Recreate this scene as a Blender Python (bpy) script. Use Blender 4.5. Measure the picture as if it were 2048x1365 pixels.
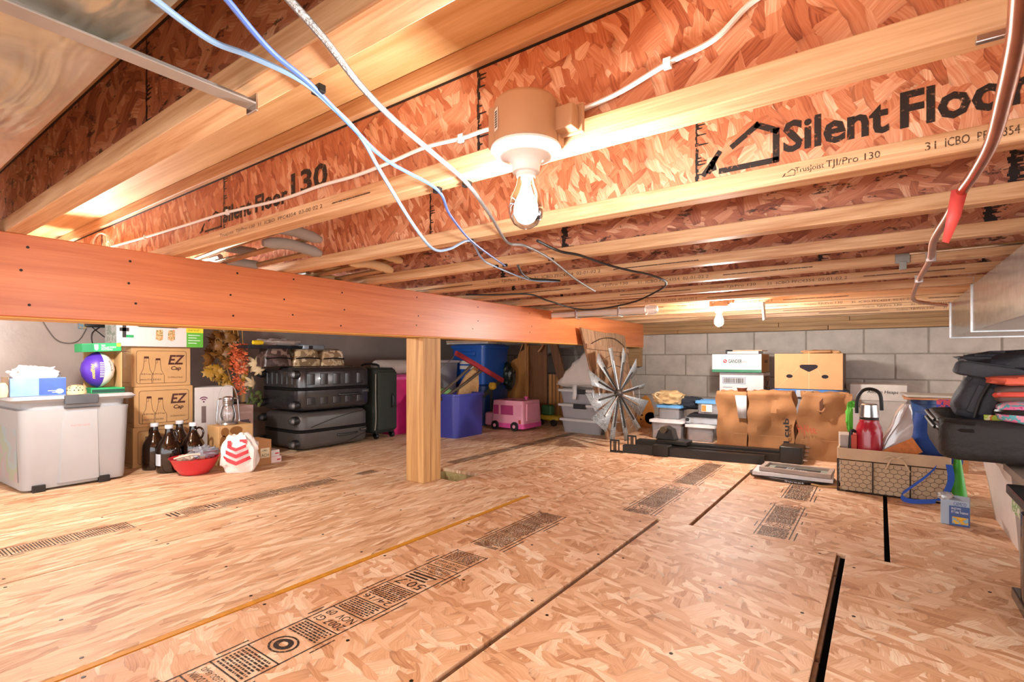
import bpy, math, random
from mathutils import Vector, Matrix, noise
random.seed(7)
for o in list(bpy.data.objects): bpy.data.objects.remove(o, do_unlink=True)
S = bpy.context.scene
C = S.collection
PI = math.pi
# ------------------------------------------------------------------ camera
TH = math.radians(35.7); F = 1024.0; EYE = 0.66; HOR = 718.0
cs, sn = math.cos(TH), math.sin(TH)
cam = bpy.data.cameras.new('camera'); camo = bpy.data.objects.new('camera', cam); C.objects.link(camo)
camo.location = (0, 0, EYE); camo.rotation_euler = (PI/2, 0, TH)
cam.sensor_width = 36; cam.lens = 18.0; cam.shift_y = (HOR-682.5)/2048; cam.clip_start = .01
S.camera = camo
# ------------------------------------------------------------------ light and exposure
S.view_settings.view_transform = 'Standard'; S.view_settings.look = 'None'
S.view_settings.gamma = 1; S.view_settings.use_curve_mapping = False
S.view_settings.exposure = 0.9
W = bpy.data.worlds.new('world'); S.world = W; W.use_nodes = True
W.node_tree.nodes['Background'].inputs[0].default_value = (.98, .98, 1, 1)
W.node_tree.nodes['Background'].inputs[1].default_value = 2.0
BULB_W = 22.0                      # watts of each bare bulb
BULB_COL = (1, .95, .90)
# ------------------------------------------------------------------ where things stand (read off the photograph)
def ray(px, py):
    u = (px-1024)/F; v = (HOR-py)/F
    return Vector((u*cs-sn, u*sn+cs, v))
def atz(px, py, z=0.0):
    r = ray(px, py); t = (z-EYE)/r.z; return Vector((r.x*t, r.y*t, z))
def atx(px, py, x):
    r = ray(px, py); t = x/r.x; return Vector((x, r.y*t, EYE+r.z*t))
def aty(px, py, y):
    r = ray(px, py); t = y/r.y; return Vector((r.x*t, y, EYE+r.z*t))
# ------------------------------------------------------------------ materials
def lin(c):
    c = c/255.0
    return c/12.92 if c <= .04045 else ((c+.055)/1.055)**2.4
def rgb(h):
    if isinstance(h, tuple): return h
    h = h.lstrip('#'); return tuple(lin(int(h[i:i+2], 16)) for i in (0, 2, 4))
def scl(c, k): return tuple(min(1, x*k) for x in c)
class NT:
    def __init__(s, name):
        m = bpy.data.materials.new(name); m.use_nodes = True; s.m = m; s.t = m.node_tree
        s.b = s.t.nodes['Principled BSDF']; s.o = s.t.nodes['Material Output']
    def n(s, ty, **kw):
        x = s.t.nodes.new(ty)
        for k, v in kw.items(): setattr(x, k, v)
        return x
    def l(s, a, b): s.t.links.new(a, b)
    def set(s, node, **kw):
        for k, v in kw.items(): node.inputs[k].default_value = v
    def math(s, op, a, b=None, clamp=False):
        x = s.n('ShaderNodeMath', operation=op); x.use_clamp = clamp
        for i, v in enumerate((a, b)):
            if v is None: continue
            if isinstance(v, (int, float)): x.inputs[i].default_value = v
            else: s.l(v, x.inputs[i])
        return x.outputs[0]
    def mix(s, f, a, b, blend='MIX'):
        x = s.n('ShaderNodeMix', data_type='RGBA', blend_type=blend)
        for i, v in ((0, f), (6, a), (7, b)):
            if isinstance(v, (int, float)): x.inputs[i].default_value = v
            elif isinstance(v, tuple): x.inputs[i].default_value = (*v[:3], 1)
            else: s.l(v, x.inputs[i])
        return x.outputs[2]
    def ramp(s, f, stops):
        x = s.n('ShaderNodeValToRGB'); e = x.color_ramp.elements
        while len(e) < len(stops): e.new(.5)
        for i, (p, c) in enumerate(stops): e[i].position = p; e[i].color = (*c[:3], 1)
        s.l(f, x.inputs[0]); return x.outputs[0]
    def coord(s, scale=(1, 1, 1), rot=(0, 0, 0), rand=0.0):
        tc = s.n('ShaderNodeTexCoord').outputs['Object']
        if rand:
            oi = s.n('ShaderNodeObjectInfo'); v = s.n('ShaderNodeVectorMath', operation='ADD')
            k = s.math('MULTIPLY', oi.outputs['Random'], rand); cb = s.n('ShaderNodeCombineXYZ')
            for i in range(3): s.l(k, cb.inputs[i])
            s.l(tc, v.inputs[0]); s.l(cb.outputs[0], v.inputs[1]); tc = v.outputs[0]
        mp = s.n('ShaderNodeMapping'); s.l(tc, mp.inputs[0])
        mp.inputs['Scale'].default_value = scale; mp.inputs['Rotation'].default_value = rot
        return mp.outputs[0]
    def noise(s, vec, scale, detail=4, rough=.55, dist=0):
        x = s.n('ShaderNodeTexNoise'); s.l(vec, x.inputs['Vector'])
        s.set(x, Scale=scale, Detail=detail, Roughness=rough, Distortion=dist); return x.outputs['Fac']
    def bump(s, h, st, dist=.01):
        x = s.n('ShaderNodeBump'); s.set(x, Strength=st, Distance=dist); s.l(h, x.inputs['Height']); s.l(x.outputs[0], s.b.inputs['Normal'])
MC = {}
def mat(name, col, rough=.55, metal=0.0, var=.10, scale=14.0, bump=0.0, bscale=60.0, alpha=1.0, spec=.5, sheen=0, stretch=(1, 1, 1), coat=0):
    """plain surface with a little procedural variation of tone and relief"""
    if name in MC: return MC[name]
    t = NT(name); c = rgb(col); v = t.coord(stretch, rand=9)
    f = t.noise(v, scale)
    t.l(t.ramp(f, [(.25, scl(c, 1-var*1.6)), (.75, scl(c, 1+var))]), t.b.inputs['Base Color'])
    t.set(t.b, Roughness=rough, Metallic=metal)
    t.b.inputs['Specular IOR Level'].default_value = spec
    if coat: t.b.inputs['Coat Weight'].default_value = coat
    if sheen: t.b.inputs['Sheen Weight'].default_value = sheen
    if alpha < 1:
        t.b.inputs['Alpha'].default_value = alpha
    if bump: t.bump(t.noise(v, bscale, 5, .6), bump, .01)
    MC[name] = t.m; return t.m
def osb(name, tones, plane='XY', long=.11, wide=.022, angles=(0, .5, -.45, 1.2), rough=.5, dark=.35, stain=None):
    """pressed flakes: overlapping layers of stretched cells, each flake with its own tone"""
    if name in MC: return MC[name]
    t = NT(name); base = t.coord(rand=23)
    sp = t.n('ShaderNodeSeparateXYZ'); t.l(base, sp.inputs[0]); cb = t.n('ShaderNodeCombineXYZ')
    a, b = {'XY': (1, 0), 'XZ': (0, 2)}[plane]           # first = direction the flakes mostly lie in
    t.l(sp.outputs[a], cb.inputs[0]); t.l(sp.outputs[b], cb.inputs[1])
    wn = t.n('ShaderNodeTexNoise', noise_dimensions='2D'); t.l(cb.outputs[0], wn.inputs['Vector']); t.set(wn, Scale=9.0, Detail=2.0)
    wv = t.n('ShaderNodeVectorMath', operation='SCALE'); t.l(wn.outputs['Color'], wv.inputs[0]); wv.inputs['Scale'].default_value = .022
    av = t.n('ShaderNodeVectorMath', operation='ADD'); t.l(cb.outputs[0], av.inputs[0]); t.l(wv.outputs[0], av.inputs[1])
    tone = None; edge = None
    for i, ang in enumerate(angles):
        rt = t.n('ShaderNodeMapping'); t.l(av.outputs[0], rt.inputs[0]); rt.inputs['Rotation'].default_value = (0, 0, ang)
        rt.inputs['Location'].default_value = (3.1*i, 1.7*i, 0)
        mp = t.n('ShaderNodeMapping'); t.l(rt.outputs[0], mp.inputs[0])
        k = (1.0, .8, 1.25, .65, .9)[i % 5]
        mp.inputs['Scale'].default_value = (1/(long*k), 1/(wide*(.8+.35*(i % 3))), 1)
        vo = t.n('ShaderNodeTexVoronoi', voronoi_dimensions='2D', feature='F1', distance='MINKOWSKI' if i % 2 else 'CHEBYCHEV'); t.l(mp.outputs[0], vo.inputs['Vector']); t.set(vo, Scale=1.0, Randomness=1.0)
        if i % 2: vo.inputs['Exponent'].default_value = 4.0
        sc = t.n('ShaderNodeSeparateColor'); t.l(vo.outputs['Color'], sc.inputs[0])
        gr = t.n('ShaderNodeTexNoise', noise_dimensions='2D'); t.set(gr, Scale=1.0, Detail=2.0, Roughness=.7)
        gm = t.n('ShaderNodeMapping'); t.l(rt.outputs[0], gm.inputs[0]); gm.inputs['Scale'].default_value = (14, 330, 1)
        t.l(gm.outputs[0], gr.inputs['Vector'])
        own = t.math('ADD', t.math('MULTIPLY', sc.outputs[0], .50), t.math('MULTIPLY', gr.outputs['Fac'], .50))
        eg = t.math('SUBTRACT', 1.0, t.math('POWER', t.math('MULTIPLY', vo.outputs['Distance'], 1.25), 5.0, True), True)
        if tone is None: tone, edge = own, eg
        else:
            m = t.math('GREATER_THAN', sc.outputs[1], .6)
            def mx(x, y):
                q = t.n('ShaderNodeMix', data_type='FLOAT'); t.l(m, q.inputs[0]); t.l(x, q.inputs[2]); t.l(y, q.inputs[3]); return q.outputs[0]
            tone = mx(tone, own); edge = mx(edge, eg)
    big = t.n('ShaderNodeTexNoise', noise_dimensions='2D'); t.l(cb.outputs[0], big.inputs['Vector']); t.set(big, Scale=3.0, Detail=3.0)
    tone = t.math('ADD', tone, t.math('MULTIPLY', t.math('SUBTRACT', big.outputs['Fac'], .5), .35))
    col = t.ramp(tone, [(p, rgb(c)) for p, c in tones])
    ed = t.math('MULTIPLY', edge, 1.0, True)
    shade = t.math('ADD', t.math('MULTIPLY', ed, dark), 1-dark)
    col = t.mix(1.0, col, shade, 'MULTIPLY')
    if stain:
        sv = t.n('ShaderNodeMapping'); t.l(cb.outputs[0], sv.inputs[0]); sv.inputs['Scale'].default_value = (1, 3.0, 1)
        sf = t.n('ShaderNodeTexNoise', noise_dimensions='2D'); t.l(sv.outputs[0], sf.inputs['Vector']); t.set(sf, Scale=11.0, Detail=9.0, Roughness=.75)
        col = t.mix(t.math('MULTIPLY', t.math('GREATER_THAN', sf.outputs['Fac'], stain), .85), col, rgb('#1d1414'))
    t.l(col, t.b.inputs['Base Color']); t.set(t.b, Roughness=rough)
    t.bump(t.math('ADD', t.math('MULTIPLY', ed, .5), tone), .25, .0015)
    MC[name] = t.m; return t.m
def wood(name, light, dark, axis=0, rough=.5, grain=1.0, knots=True, contrast=1.0, ring=1.0):
    """sawn timber, grain along the given axis"""
    if name in MC: return MC[name]
    t = NT(name); sc = [26.0*grain]*3; sc[axis] = 1.1*grain
    v = t.coord(tuple(sc), rand=31); v1 = t.coord(rand=31)
    a = t.noise(v, 1.0*ring, 5, .62, 1.6)
    s2 = [170.0]*3; s2[axis] = 5.0
    b = t.noise(t.coord(tuple(s2), rand=31), 1.0, 3, .6)
    f = t.math('ADD', t.math('MULTIPLY', a, .75), t.math('MULTIPLY', b, .25))
    c0, c1 = rgb(dark), rgb(light); mid = tuple((x+y)/2 for x, y in zip(c0, c1)); w = .17/contrast
    col = t.ramp(f, [(.5-w, c0), (.5, mid), (.5+w, c1)])
    if knots:
        s3 = [7.0]*3; s3[axis] = 2.2
        vo = t.n('ShaderNodeTexVoronoi'); t.l(t.coord(tuple(s3), rand=31), vo.inputs['Vector']); t.set(vo, Scale=.55)
        k = t.ramp(vo.outputs['Distance'], [(.035, rgb('#3a1f10')), (.10, (1, 1, 1))])
        col = t.mix(.85, col, k, 'MULTIPLY')
    t.l(col, t.b.inputs['Base Color']); t.set(t.b, Roughness=rough); t.bump(f, .2, .002)
    MC[name] = t.m; return t.m
def glassy(name, col, op=.35, rough=.15, gloss=.06, body=.5):
    """clear or milky plastic: part see-through, part milky body, part gloss"""
    if name in MC: return MC[name]
    t = NT(name); v = t.coord(rand=5); f = t.noise(v, 9)
    c = rgb(col)
    tr = t.n('ShaderNodeBsdfTransparent'); tr.inputs[0].default_value = (*[min(1, x*.25+.75) for x in c], 1)
    df = t.n('ShaderNodeBsdfPrincipled'); t.set(df, Roughness=max(rough, .3)); t.l(t.ramp(f, [(.3, scl(c, .9)), (.7, c)]), df.inputs['Base Color'])
    m1 = t.n('ShaderNodeMixShader'); m1.inputs[0].default_value = op; t.l(tr.outputs[0], m1.inputs[1]); t.l(df.outputs[0], m1.inputs[2])
    gl = t.n('ShaderNodeBsdfGlossy'); t.set(gl, Roughness=rough)
    fr = t.n('ShaderNodeFresnel'); fr.inputs[0].default_value = 1.4
    m2 = t.n('ShaderNodeMixShader'); t.l(t.math('ADD', fr.outputs[0], gloss-.02, True), m2.inputs[0]); t.l(m1.outputs[0], m2.inputs[1]); t.l(gl.outputs[0], m2.inputs[2])
    t.l(m2.outputs[0], t.o.inputs[0]); MC[name] = t.m; return t.m
def glow(name, col, st):
    if name in MC: return MC[name]
    t = NT(name); e = t.n('ShaderNodeEmission'); e.inputs[0].default_value = (*col, 1); e.inputs[1].default_value = st
    t.l(e.outputs[0], t.o.inputs[0]); MC[name] = t.m; return t.m
def ink(name, col, worn=.45, scale=60):
    """printed ink, worn through in places"""
    if name in MC: return MC[name]
    t = NT(name); t.b.inputs['Base Color'].default_value = (*rgb(col), 1); t.set(t.b, Roughness=.6)
    f = t.noise(t.coord(rand=3), scale, 6, .7)
    if worn: t.l(t.ramp(f, [(worn-.06, (0, 0, 0)), (worn+.04, (1, 1, 1))]), t.b.inputs['Alpha'])
    MC[name] = t.m; return t.m
def patch(name, cols, scale=12, rough=.7, bump=0, stretch=(1, 1, 1), voro=False):
    """patches of several colours (prints, patterned cloth, galvanised spangle)"""
    if name in MC: return MC[name]
    t = NT(name); v = t.coord(stretch, rand=7)
    if voro:
        x = t.n('ShaderNodeTexVoronoi'); t.l(v, x.inputs['Vector']); t.set(x, Scale=scale); f = t.n('ShaderNodeSeparateColor'); t.l(x.outputs['Color'], f.inputs[0]); f = f.outputs[0]
    else: f = t.noise(v, scale, 3)
    n = len(cols); x = t.n('ShaderNodeValToRGB'); x.color_ramp.interpolation = 'CONSTANT'; e = x.color_ramp.elements
    while len(e) < n: e.new(.5)
    lo, hi = (0, 1) if voro else (.32, .68)
    for i, c in enumerate(cols): e[i].position = 0 if i == 0 else lo+(hi-lo)*i/n; e[i].color = (*rgb(c), 1)
    t.l(f, x.inputs[0]); t.l(x.outputs[0], t.b.inputs['Base Color']); t.set(t.b, Roughness=rough)
    if bump: t.bump(t.noise(v, 40), bump, .006)
    MC[name] = t.m; return t.m
# ------------------------------------------------------------------ mesh building
class MB:
    def __init__(s): s.v = []; s.f = []
    def add(s, vs, fs):
        k = len(s.v); s.v += [tuple(x) for x in vs]; s.f += [tuple(i+k for i in f) for f in fs]; return s
    def box(s, x0, x1, y0, y1, z0, z1):
        return s.add([(x, y, z) for z in (z0, z1) for x, y in ((x0, y0), (x1, y0), (x1, y1), (x0, y1))],
                     [(3, 2, 1, 0), (4, 5, 6, 7), (0, 1, 5, 4), (1, 2, 6, 5), (2, 3, 7, 6), (3, 0, 4, 7)])
    def loft(s, rings, cap0=True, cap1=True, closed=True):
        k = len(s.v); n = len(rings[0])
        for r in rings: s.v += [tuple(p) for p in r]
        for i in range(len(rings)-1):
            for j in range(n if closed else n-1):
                a, b = k+i*n+j, k+i*n+(j+1) % n; s.f.append((a, b, b+n, a+n))
        if cap0: s.f.append(tuple(k+j for j in reversed(range(n))))
        if cap1: s.f.append(tuple(k+(len(rings)-1)*n+j for j in range(n)))
        return s
    def tube(s, pts, r, n=8, cap=True):
        pts = [Vector(p) for p in pts]; rs = r if isinstance(r, (list, tuple)) else [r]*len(pts); rings = []
        up = None
        for i, p in enumerate(pts):
            d = (pts[min(i+1, len(pts)-1)]-pts[max(i-1, 0)])
            d = d.normalized() if d.length > 1e-9 else Vector((0, 0, 1))
            if up is None: up = Vector((0, 0, 1)) if abs(d.z) < .9 else Vector((1, 0, 0))
            a = d.cross(up); a = a.normalized() if a.length > 1e-6 else d.orthogonal().normalized()
            b = a.cross(d).normalized(); up = b
            rings.append([p+(a*math.cos(2*PI*j/n)+b*math.sin(2*PI*j/n))*rs[i] for j in range(n)])
        return s.loft(rings, cap, cap)
    def lathe(s, prof, n=24, c=(0, 0, 0), M=None, cap=True):
        rings = []
        for r, z in prof:
            ring = [Vector((r*math.cos(2*PI*j/n), r*math.sin(2*PI*j/n), z)) for j in range(n)]
            if M: ring = [M @ p for p in ring]
            rings.append([p+Vector(c) for p in ring])
        return s.loft(rings, cap, cap)
    def ext(s, poly, y0, y1):
        """outline in x,z pushed from y0 to y1"""
        n = len(poly)
        return s.add([(x, y0, z) for x, z in poly]+[(x, y1, z) for x, z in poly],
                     [tuple(range(n)), tuple(reversed(range(n, 2*n)))]+[(j, j+n, (j+1) % n+n, (j+1) % n) for j in range(n)])
    def quad(s, a, b, c, d): return s.add([a, b, c, d], [(0, 1, 2, 3)])
    def xf(s, M): s.v = [tuple(M @ Vector(p)) for p in s.v]; return s
    def build(s, name, m, parent=None, smooth=True, bevel=0, solid=0, subd=0, ang=38):
        me = bpy.data.meshes.new(name); me.from_pydata(s.v, [], s.f); me.validate()
        me.materials.append(m)
        if smooth:
            me.shade_smooth(); me.set_sharp_from_angle(angle=math.radians(ang))
        o = bpy.data.objects.new(name, me); C.objects.link(o)
        if parent: o.parent = parent
        if solid:
            q = o.modifiers.new('solid', 'SOLIDIFY'); q.thickness = solid; q.offset = 0
        if bevel:
            q = o.modifiers.new('bevel', 'BEVEL'); q.width = bevel; q.segments = 2; q.limit_method = 'ANGLE'
        if subd:
            q = o.modifiers.new('sub', 'SUBSURF'); q.levels = subd; q.render_levels = subd
        return o
def rr(w, d, r, z, cx=0, cy=0, n=3):
    r = min(r, w/2-1e-4, d/2-1e-4); out = []
    for sx, sy, a0 in ((1, -1, -PI/2), (1, 1, 0), (-1, 1, PI/2), (-1, -1, PI)):
        for k in range(n+1):
            a = a0+PI/2*k/n
            out.append((cx+sx*(w/2-r)+r*math.cos(a), cy+sy*(d/2-r)+r*math.sin(a), z))
    return out
def rbox(mb, x0, x1, y0, y1, z0, z1, r=.02, e=None, n=3):
    """box with rounded upright corners and softened top and bottom"""
    e = r*.5 if e is None else e; w, d = x1-x0, y1-y0; cx, cy = (x0+x1)/2, (y0+y1)/2
    return mb.loft([rr(w-2*e, d-2*e, r, z0, cx, cy, n), rr(w, d, r, z0+e, cx, cy, n), rr(w, d, r, z1-e, cx, cy, n), rr(w-2*e, d-2*e, r, z1, cx, cy, n)])
def blob(c, rad, seed=0, amp=.15, freq=3.0, nu=26, nv=14, p=.8, floor=None):
    """lumpy rounded heap of soft stuff"""
    mb = MB(); rings = []
    for i in range(nv+1):
        th = -PI/2+PI*i/nv; ring = []
        for j in range(nu):
            ph = 2*PI*j/nu
            sg = lambda q: math.copysign(abs(q)**p, q)
            d = Vector((sg(math.cos(th))*sg(math.cos(ph)), sg(math.cos(th))*sg(math.sin(ph)), sg(math.sin(th))))
            k = 1+amp*noise.noise(d*freq+Vector((seed*3.7, seed*1.3, 0)))+amp*.5*noise.noise(d*freq*2.7+Vector((seed, 5, 0)))
            q = Vector(c)+Vector((d.x*rad[0]*k, d.y*rad[1]*k, d.z*rad[2]*k))
            if floor is not None and q.z < floor: q.z = floor
            ring.append(q)
        rings.append(ring)
    return mb.loft(rings)
def spline(pts, k=6):
    pts = [Vector(p) for p in pts]; out = []
    for i in range(len(pts)-1):
        p0, p1, p2, p3 = pts[max(i-1, 0)], pts[i], pts[i+1], pts[min(i+2, len(pts)-1)]
        for j in range(k):
            t = j/k
            out.append(.5*((2*p1)+(p2-p0)*t+(2*p0-5*p1+4*p2-p3)*t*t+(3*p1-p0-3*p2+p3)*t**3))
    return out+[pts[-1]]
def thing(name, label, cat, loc=(0, 0, 0), rz=0, group=None, rx=0, ry=0):
    o = bpy.data.objects.new(name, None); C.objects.link(o); o.empty_display_size = .05
    o.location = loc; o.rotation_euler = (rx, ry, rz); o['label'] = label; o['category'] = cat
    if group: o['group'] = group
    return o
def tag(o, label, cat, group=None):
    o['label'] = label; o['category'] = cat
    if group: o['group'] = group
    return o
def struct(o): o['kind'] = 'structure'; return o
_tx = {}
def textmesh(s):
    if s not in _tx:
        cu = bpy.data.curves.new('t', 'FONT'); cu.body = s; cu.resolution_u = 2
        if s in ('Silent', 'Floor', 'Silent Floor', '130', 'EZ', 'Cap', 'Wilson', 'GANDER', 'cub'): cu.offset = .028
        o = bpy.data.objects.new('t', cu); C.objects.link(o)
        bpy.context.view_layer.update()
        me = o.to_mesh(); vs = [tuple(v.co) for v in me.vertices]; fs = [tuple(p.vertices) for p in me.polygons]
        o.to_mesh_clear(); bpy.data.objects.remove(o); bpy.data.curves.remove(cu)
        x0 = min(v[0] for v in vs); x1 = max(v[0] for v in vs); y0 = min(v[1] for v in vs); y1 = max(v[1] for v in vs)
        _tx[s] = ([((v[0]-x0)/(x1-x0), (v[1]-y0)/(y1-y0)) for v in vs], fs)
    return _tx[s]
def put_text(mb, s, o, right, up):
    """text filling the rectangle from o spanned by right and up"""
    vs, fs = textmesh(s); o, right, up = Vector(o), Vector(right), Vector(up)
    return mb.add([o+right*a+up*b for a, b in vs], fs)
def ftext(mb, s, x0, x1, z0, z1, y=-.0012, slant=0):
    """text on a front (the plane y = const, read from -y)"""
    return put_text(mb, s, (x0, y, z0), (x1-x0, 0, 0), (slant, 0, z1-z0))
def frect(mb, x0, x1, z0, z1, y=-.001): return mb.quad((x0, y, z0), (x1, y, z0), (x1, y, z1), (x0, y, z1))
def fline(mb, pts, w, y=-.001, closed=False):
    P = [Vector((p[0], 0, p[1])) for p in pts]; n = len(P)
    for i in range(n if closed else n-1):
        a, b = P[i], P[(i+1) % n]; d = (b-a)
        if d.length < 1e-6: continue
        d.normalize(); q = Vector((-d.z, 0, d.x))*w/2; e = d*w*.4
        mb.add([(p.x, y, p.z) for p in (a-q-e, b-q+e, b+q+e, a+q-e)], [(0, 1, 2, 3)])
    return mb
def frame_ring(mb, x0, x1, z0, z1, w, y=-.001):
    return fline(mb, [(x0, z0), (x1, z0), (x1, z1), (x0, z1)], w, y, True)
def rframe(mb, x0, x1, z0, z1, r, w, y=-.001):
    pts = [(p[0], p[1]) for p in rr(x1-x0, z1-z0, r, 0, (x0+x1)/2, (z0+z1)/2, 4)]
    return fline(mb, pts, w, y, True)
def spanx(px0, px1, X): return atx(px0, HOR, X).y, atx(px1, HOR, X).y
def spany(px0, px1, Y): return aty(px0, HOR, Y).x, aty(px1, HOR, Y).x
# ================================================================== large structure
XB0, XB1 = -2.085, -1.95           # beam
YW = 5.0                            # block wall face
XL = -4.3                           # left wall face
ZJ = 1.01                           # underside of the joists
FLO = [(.16, '#a87650'), (.3, '#caa07a'), (.43, '#d6ad87'), (.55, '#deb994'), (.68, '#e6c7a6'), (.84, '#f3e2c8')]
m_floor = osb('floor osb', FLO, 'XY', .15, .022, (0, .3, -.35, .1), .58, .2)
m_floor2 = osb('floor osb coarse', [(p, c) for p, c in zip((.16, .3, .43, .55, .68, .84), ('#a36d48', '#c6946c', '#d3a37c', '#dbaf8a', '#e4bf9e', '#f2dcc0'))], 'XY', .11, .024, (.15, .75, -.55, 1.3), .56, .22)
m_web = osb('joist web osb', [(.16, '#8f472b'), (.3, '#b56844'), (.43, '#c57a54'), (.55, '#d08a64'), (.68, '#dca07c'), (.84, '#eec6a4')], 'XZ', .06, .018, (.9, 1.5, -.6, 1.2), .6, .3)
m_webs = osb('stained joist web osb', [(.16, '#71392a'), (.3, '#985a42'), (.43, '#ac6c50'), (.55, '#b97a5c'), (.68, '#c78e70'), (.84, '#dcb394')], 'XZ', .055, .016, (.3, 1.2, -.5), .6, .3, stain=.605)
m_flange = wood('joist flange lumber', '#e2bd93', '#b27d50', 0, .5, .9, True, 1.3)
m_beam = wood('beam veneer', '#dd8650', '#bb5f32', 1, .40, .35, False, 1.2, .8)
m_post = wood('post lumber', '#cfa267', '#9a6636', 2, .6, .8, True, 1.2)
m_sill = wood('sill lumber', '#b18a5c', '#7c5a38', 0, .65, .9, True, 1.0)
m_ply = wood('subfloor plywood', '#e9c793', '#c99a60', 0, .6, .5, True, 1.1)
m_dark = mat('dark void soil', '#2b1d14', .9, bump=.3)
m_block = mat('concrete block', '#b3aaa0', .9, 0, .12, 9, .55, 130, spec=.2)
m_mortar = mat('mortar', '#8d857b', .95, 0, .1, 30, .4, 160, spec=.2)
m_poly = mat('wall behind plastic', '#b5aaa2', .35, 0, .12, 3.0, .3, 9, spec=.5)
m_ink = ink('stamp ink', '#241b17', .40, 130)
m_ink2 = ink('lumber ink', '#4c3524', .42, 220)
m_gapshade = ink('web gap shade', '#17100d', .33, 40)
m_inkd = ink('resin streak', '#160f0d', .38, 90)

fl = struct(MB().box(-4.6, 2.4, -1.8, 5.2, -.26, -.2).build('floor', m_dark, smooth=False))
def panel(x0, x1, y0, y1, m, dz=0.0):
    cx, cy = (x0+x1)/2, (y0+y1)/2
    o = MB().box(x0-cx, x1-cx, y0-cy, y1-cy, -.019, 0).build('osb_panel', m, fl, False, .0015)
    o.location = (cx, cy, dz); return o
SEAM = 2.065
fx = [(-4.4, -3.305), (-3.295, -2.665), (-2.655, -2.091), (-2.081, -1.394), (-1.364, -.746), (-.728, -.119), (-.093, .52), (.53, 1.15), (1.16, 2.3)]
for i, (a, b) in enumerate(fx): panel(a, b, -1.7, SEAM-.004, m_floor if i < 4 else m_floor2)
bx = [(-4.4, -3.5, SEAM), (-3.495, -2.855, SEAM), (-2.85, -2.15, SEAM), (-2.15, -1.85, 2.27), (-1.85, -1.245, SEAM), (-1.238, -.618, SEAM), (-.602, .012, SEAM), (.028, .65, SEAM), (.66, 2.3, SEAM)]
for i, (a, b, y) in enumerate(bx): panel(a, b, y, 5.05, m_floor if i < 4 else m_floor2)
# tongues and framing seen in the joints
m_yel = mat('yellow sealed edge', '#cf8f20', .6, var=.15, scale=40)
m_tong = mat('board tongue', '#6b4425', .8, var=.3, scale=30)
MB().box(-1.393, -1.374, -1.7, SEAM-.006, -.02, -.002).build('edge_tongue', m_yel, fl, False)
MB().box(-1.373, -1.3645, -1.7, SEAM-.006, -.02, -.007).build('edge_tongue', mat('pale tongue', '#c98c62', .7), fl, False)
for x, w in ((-.744, .007), (-.118, .009)):
    mb = MB(); y = -1.7
    while y < SEAM-.05:
        l = random.uniform(.35, .62); mb.box(x, x+w, y, min(y+l, SEAM-.01), -.02, -.008); y += l+random.uniform(.01, .03)
    mb.build('edge_tongue', m_tong, fl, False)
m_pt = wood('treated framing', '#c9b884', '#9b8a55', 1, .7, .8, False)
for b in ((-2.17, -2.13, 1.9, 2.3), (-1.87, -1.83, 1.9, 2.3), (-2.13, -1.87, 2.27, 2.31), (-2.13, -1.87, 1.9, 1.94)):
    MB().box(*b, -.2, -.0195).build('floor_framing', m_pt, fl, False)
# printed grade stamps on the boards (they read upside down from here)
def stamp(x0, x1, y0, y1, seed, rows, m=m_ink, edge=True):
    rd = random.Random(seed); mb = MB(); z = .0006; w = x1-x0
    def rect(a, b, c, d): mb.quad((a, c, z), (b, c, z), (b, d, z), (a, d, z))
    y = y0
    k = 0
    while y < y1-.02:
        s, h = rows[k % len(rows)]; k += 1
        if y+h > y1: break
        if s == '-': rect(x0, x1, y+h*.3, y+h*.3+.0035)
        elif s == '#':
            for q in range(3): rect(x0+w*.1, x0+w*.1+w*rd.uniform(.5, .8), y+h*(q+.15)/3, y+h*(q+.65)/3)
        elif s == '=':
            n = max(2, int(h/.008)); 
            for q in range(n):
                a = x0+w*.08
                while a < x1-w*.12:
                    l = rd.uniform(.004, .016); rect(a, min(a+l, x1-w*.08), y+h*(q+.2)/n, y+h*(q+.75)/n); a += l+.003
        elif s == 'o':
            n = 20
            for r0, r1 in ((.04, .034), (.026, .012)):
                for q in range(n):
                    a0, a1 = 2*PI*q/n, 2*PI*(q+1)/n; cx, cy = (x0+x1)/2, y+h/2
                    mb.quad(*[(cx+r*math.cos(a), cy+r*math.sin(a)*.8, z) for r, a in ((r0, a0), (r0, a1), (r1, a1), (r1, a0))])
        else: put_text(mb, s, (x1-w*.1, y+h*.86, z), (-w*.8, 0, 0), (0, -h*.72, 0))
        y += h
    if edge:
        for xx in (x0-.002, x1-.002): rect(xx, xx+.004, y0, y)
        a = y0
        while a < y-.1: l = rd.uniform(.05, .2); rect(x1+.014, x1+.018, a, a+l*.7); rect(x0-.018, x0-.014, a+.1, a+.1+l*.5); a += l+.08
    o = mb.build('printed_stamp', m, fl, False); o['kind'] = 'stuff'; return o
R1 = [('50.7', .05), ('#', .05), ('-', .012), ('STRENGTH AXIS', .022), ('THIS DIRECTION', .022), ('-', .012), ('THIS SIDE DOWN', .024), ('ESTE LADO ABAJO', .024), ('-', .012), ('=', .07), ('-', .012), ('o', .085), ('=', .05), ('-', .012),
      ('2007 GI', .034), ('NOV  09', .034), ('-', .012), ('=', .06), ('-', .01), ('24/16', .03), ('=', .07), ('-', .012)]
stamp(-1.184, -1.053, .30, 1.36, 1, R1)
stamp(-1.19, -1.06, 1.40, 2.0, 2, [('#', .03), ('=', .11), ('-', .012), ('=', .16)])
R2 = [('=', .05), ('SIZE B', .04), ('NOV', .035), ('=', .3), ('-', .012)]
stamp(-.905, -.785, 2.09, 2.66, 3, R2); stamp(-.9, -.78, 2.72, 3.4, 4, [('=', .2), ('-', .01)])
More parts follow.
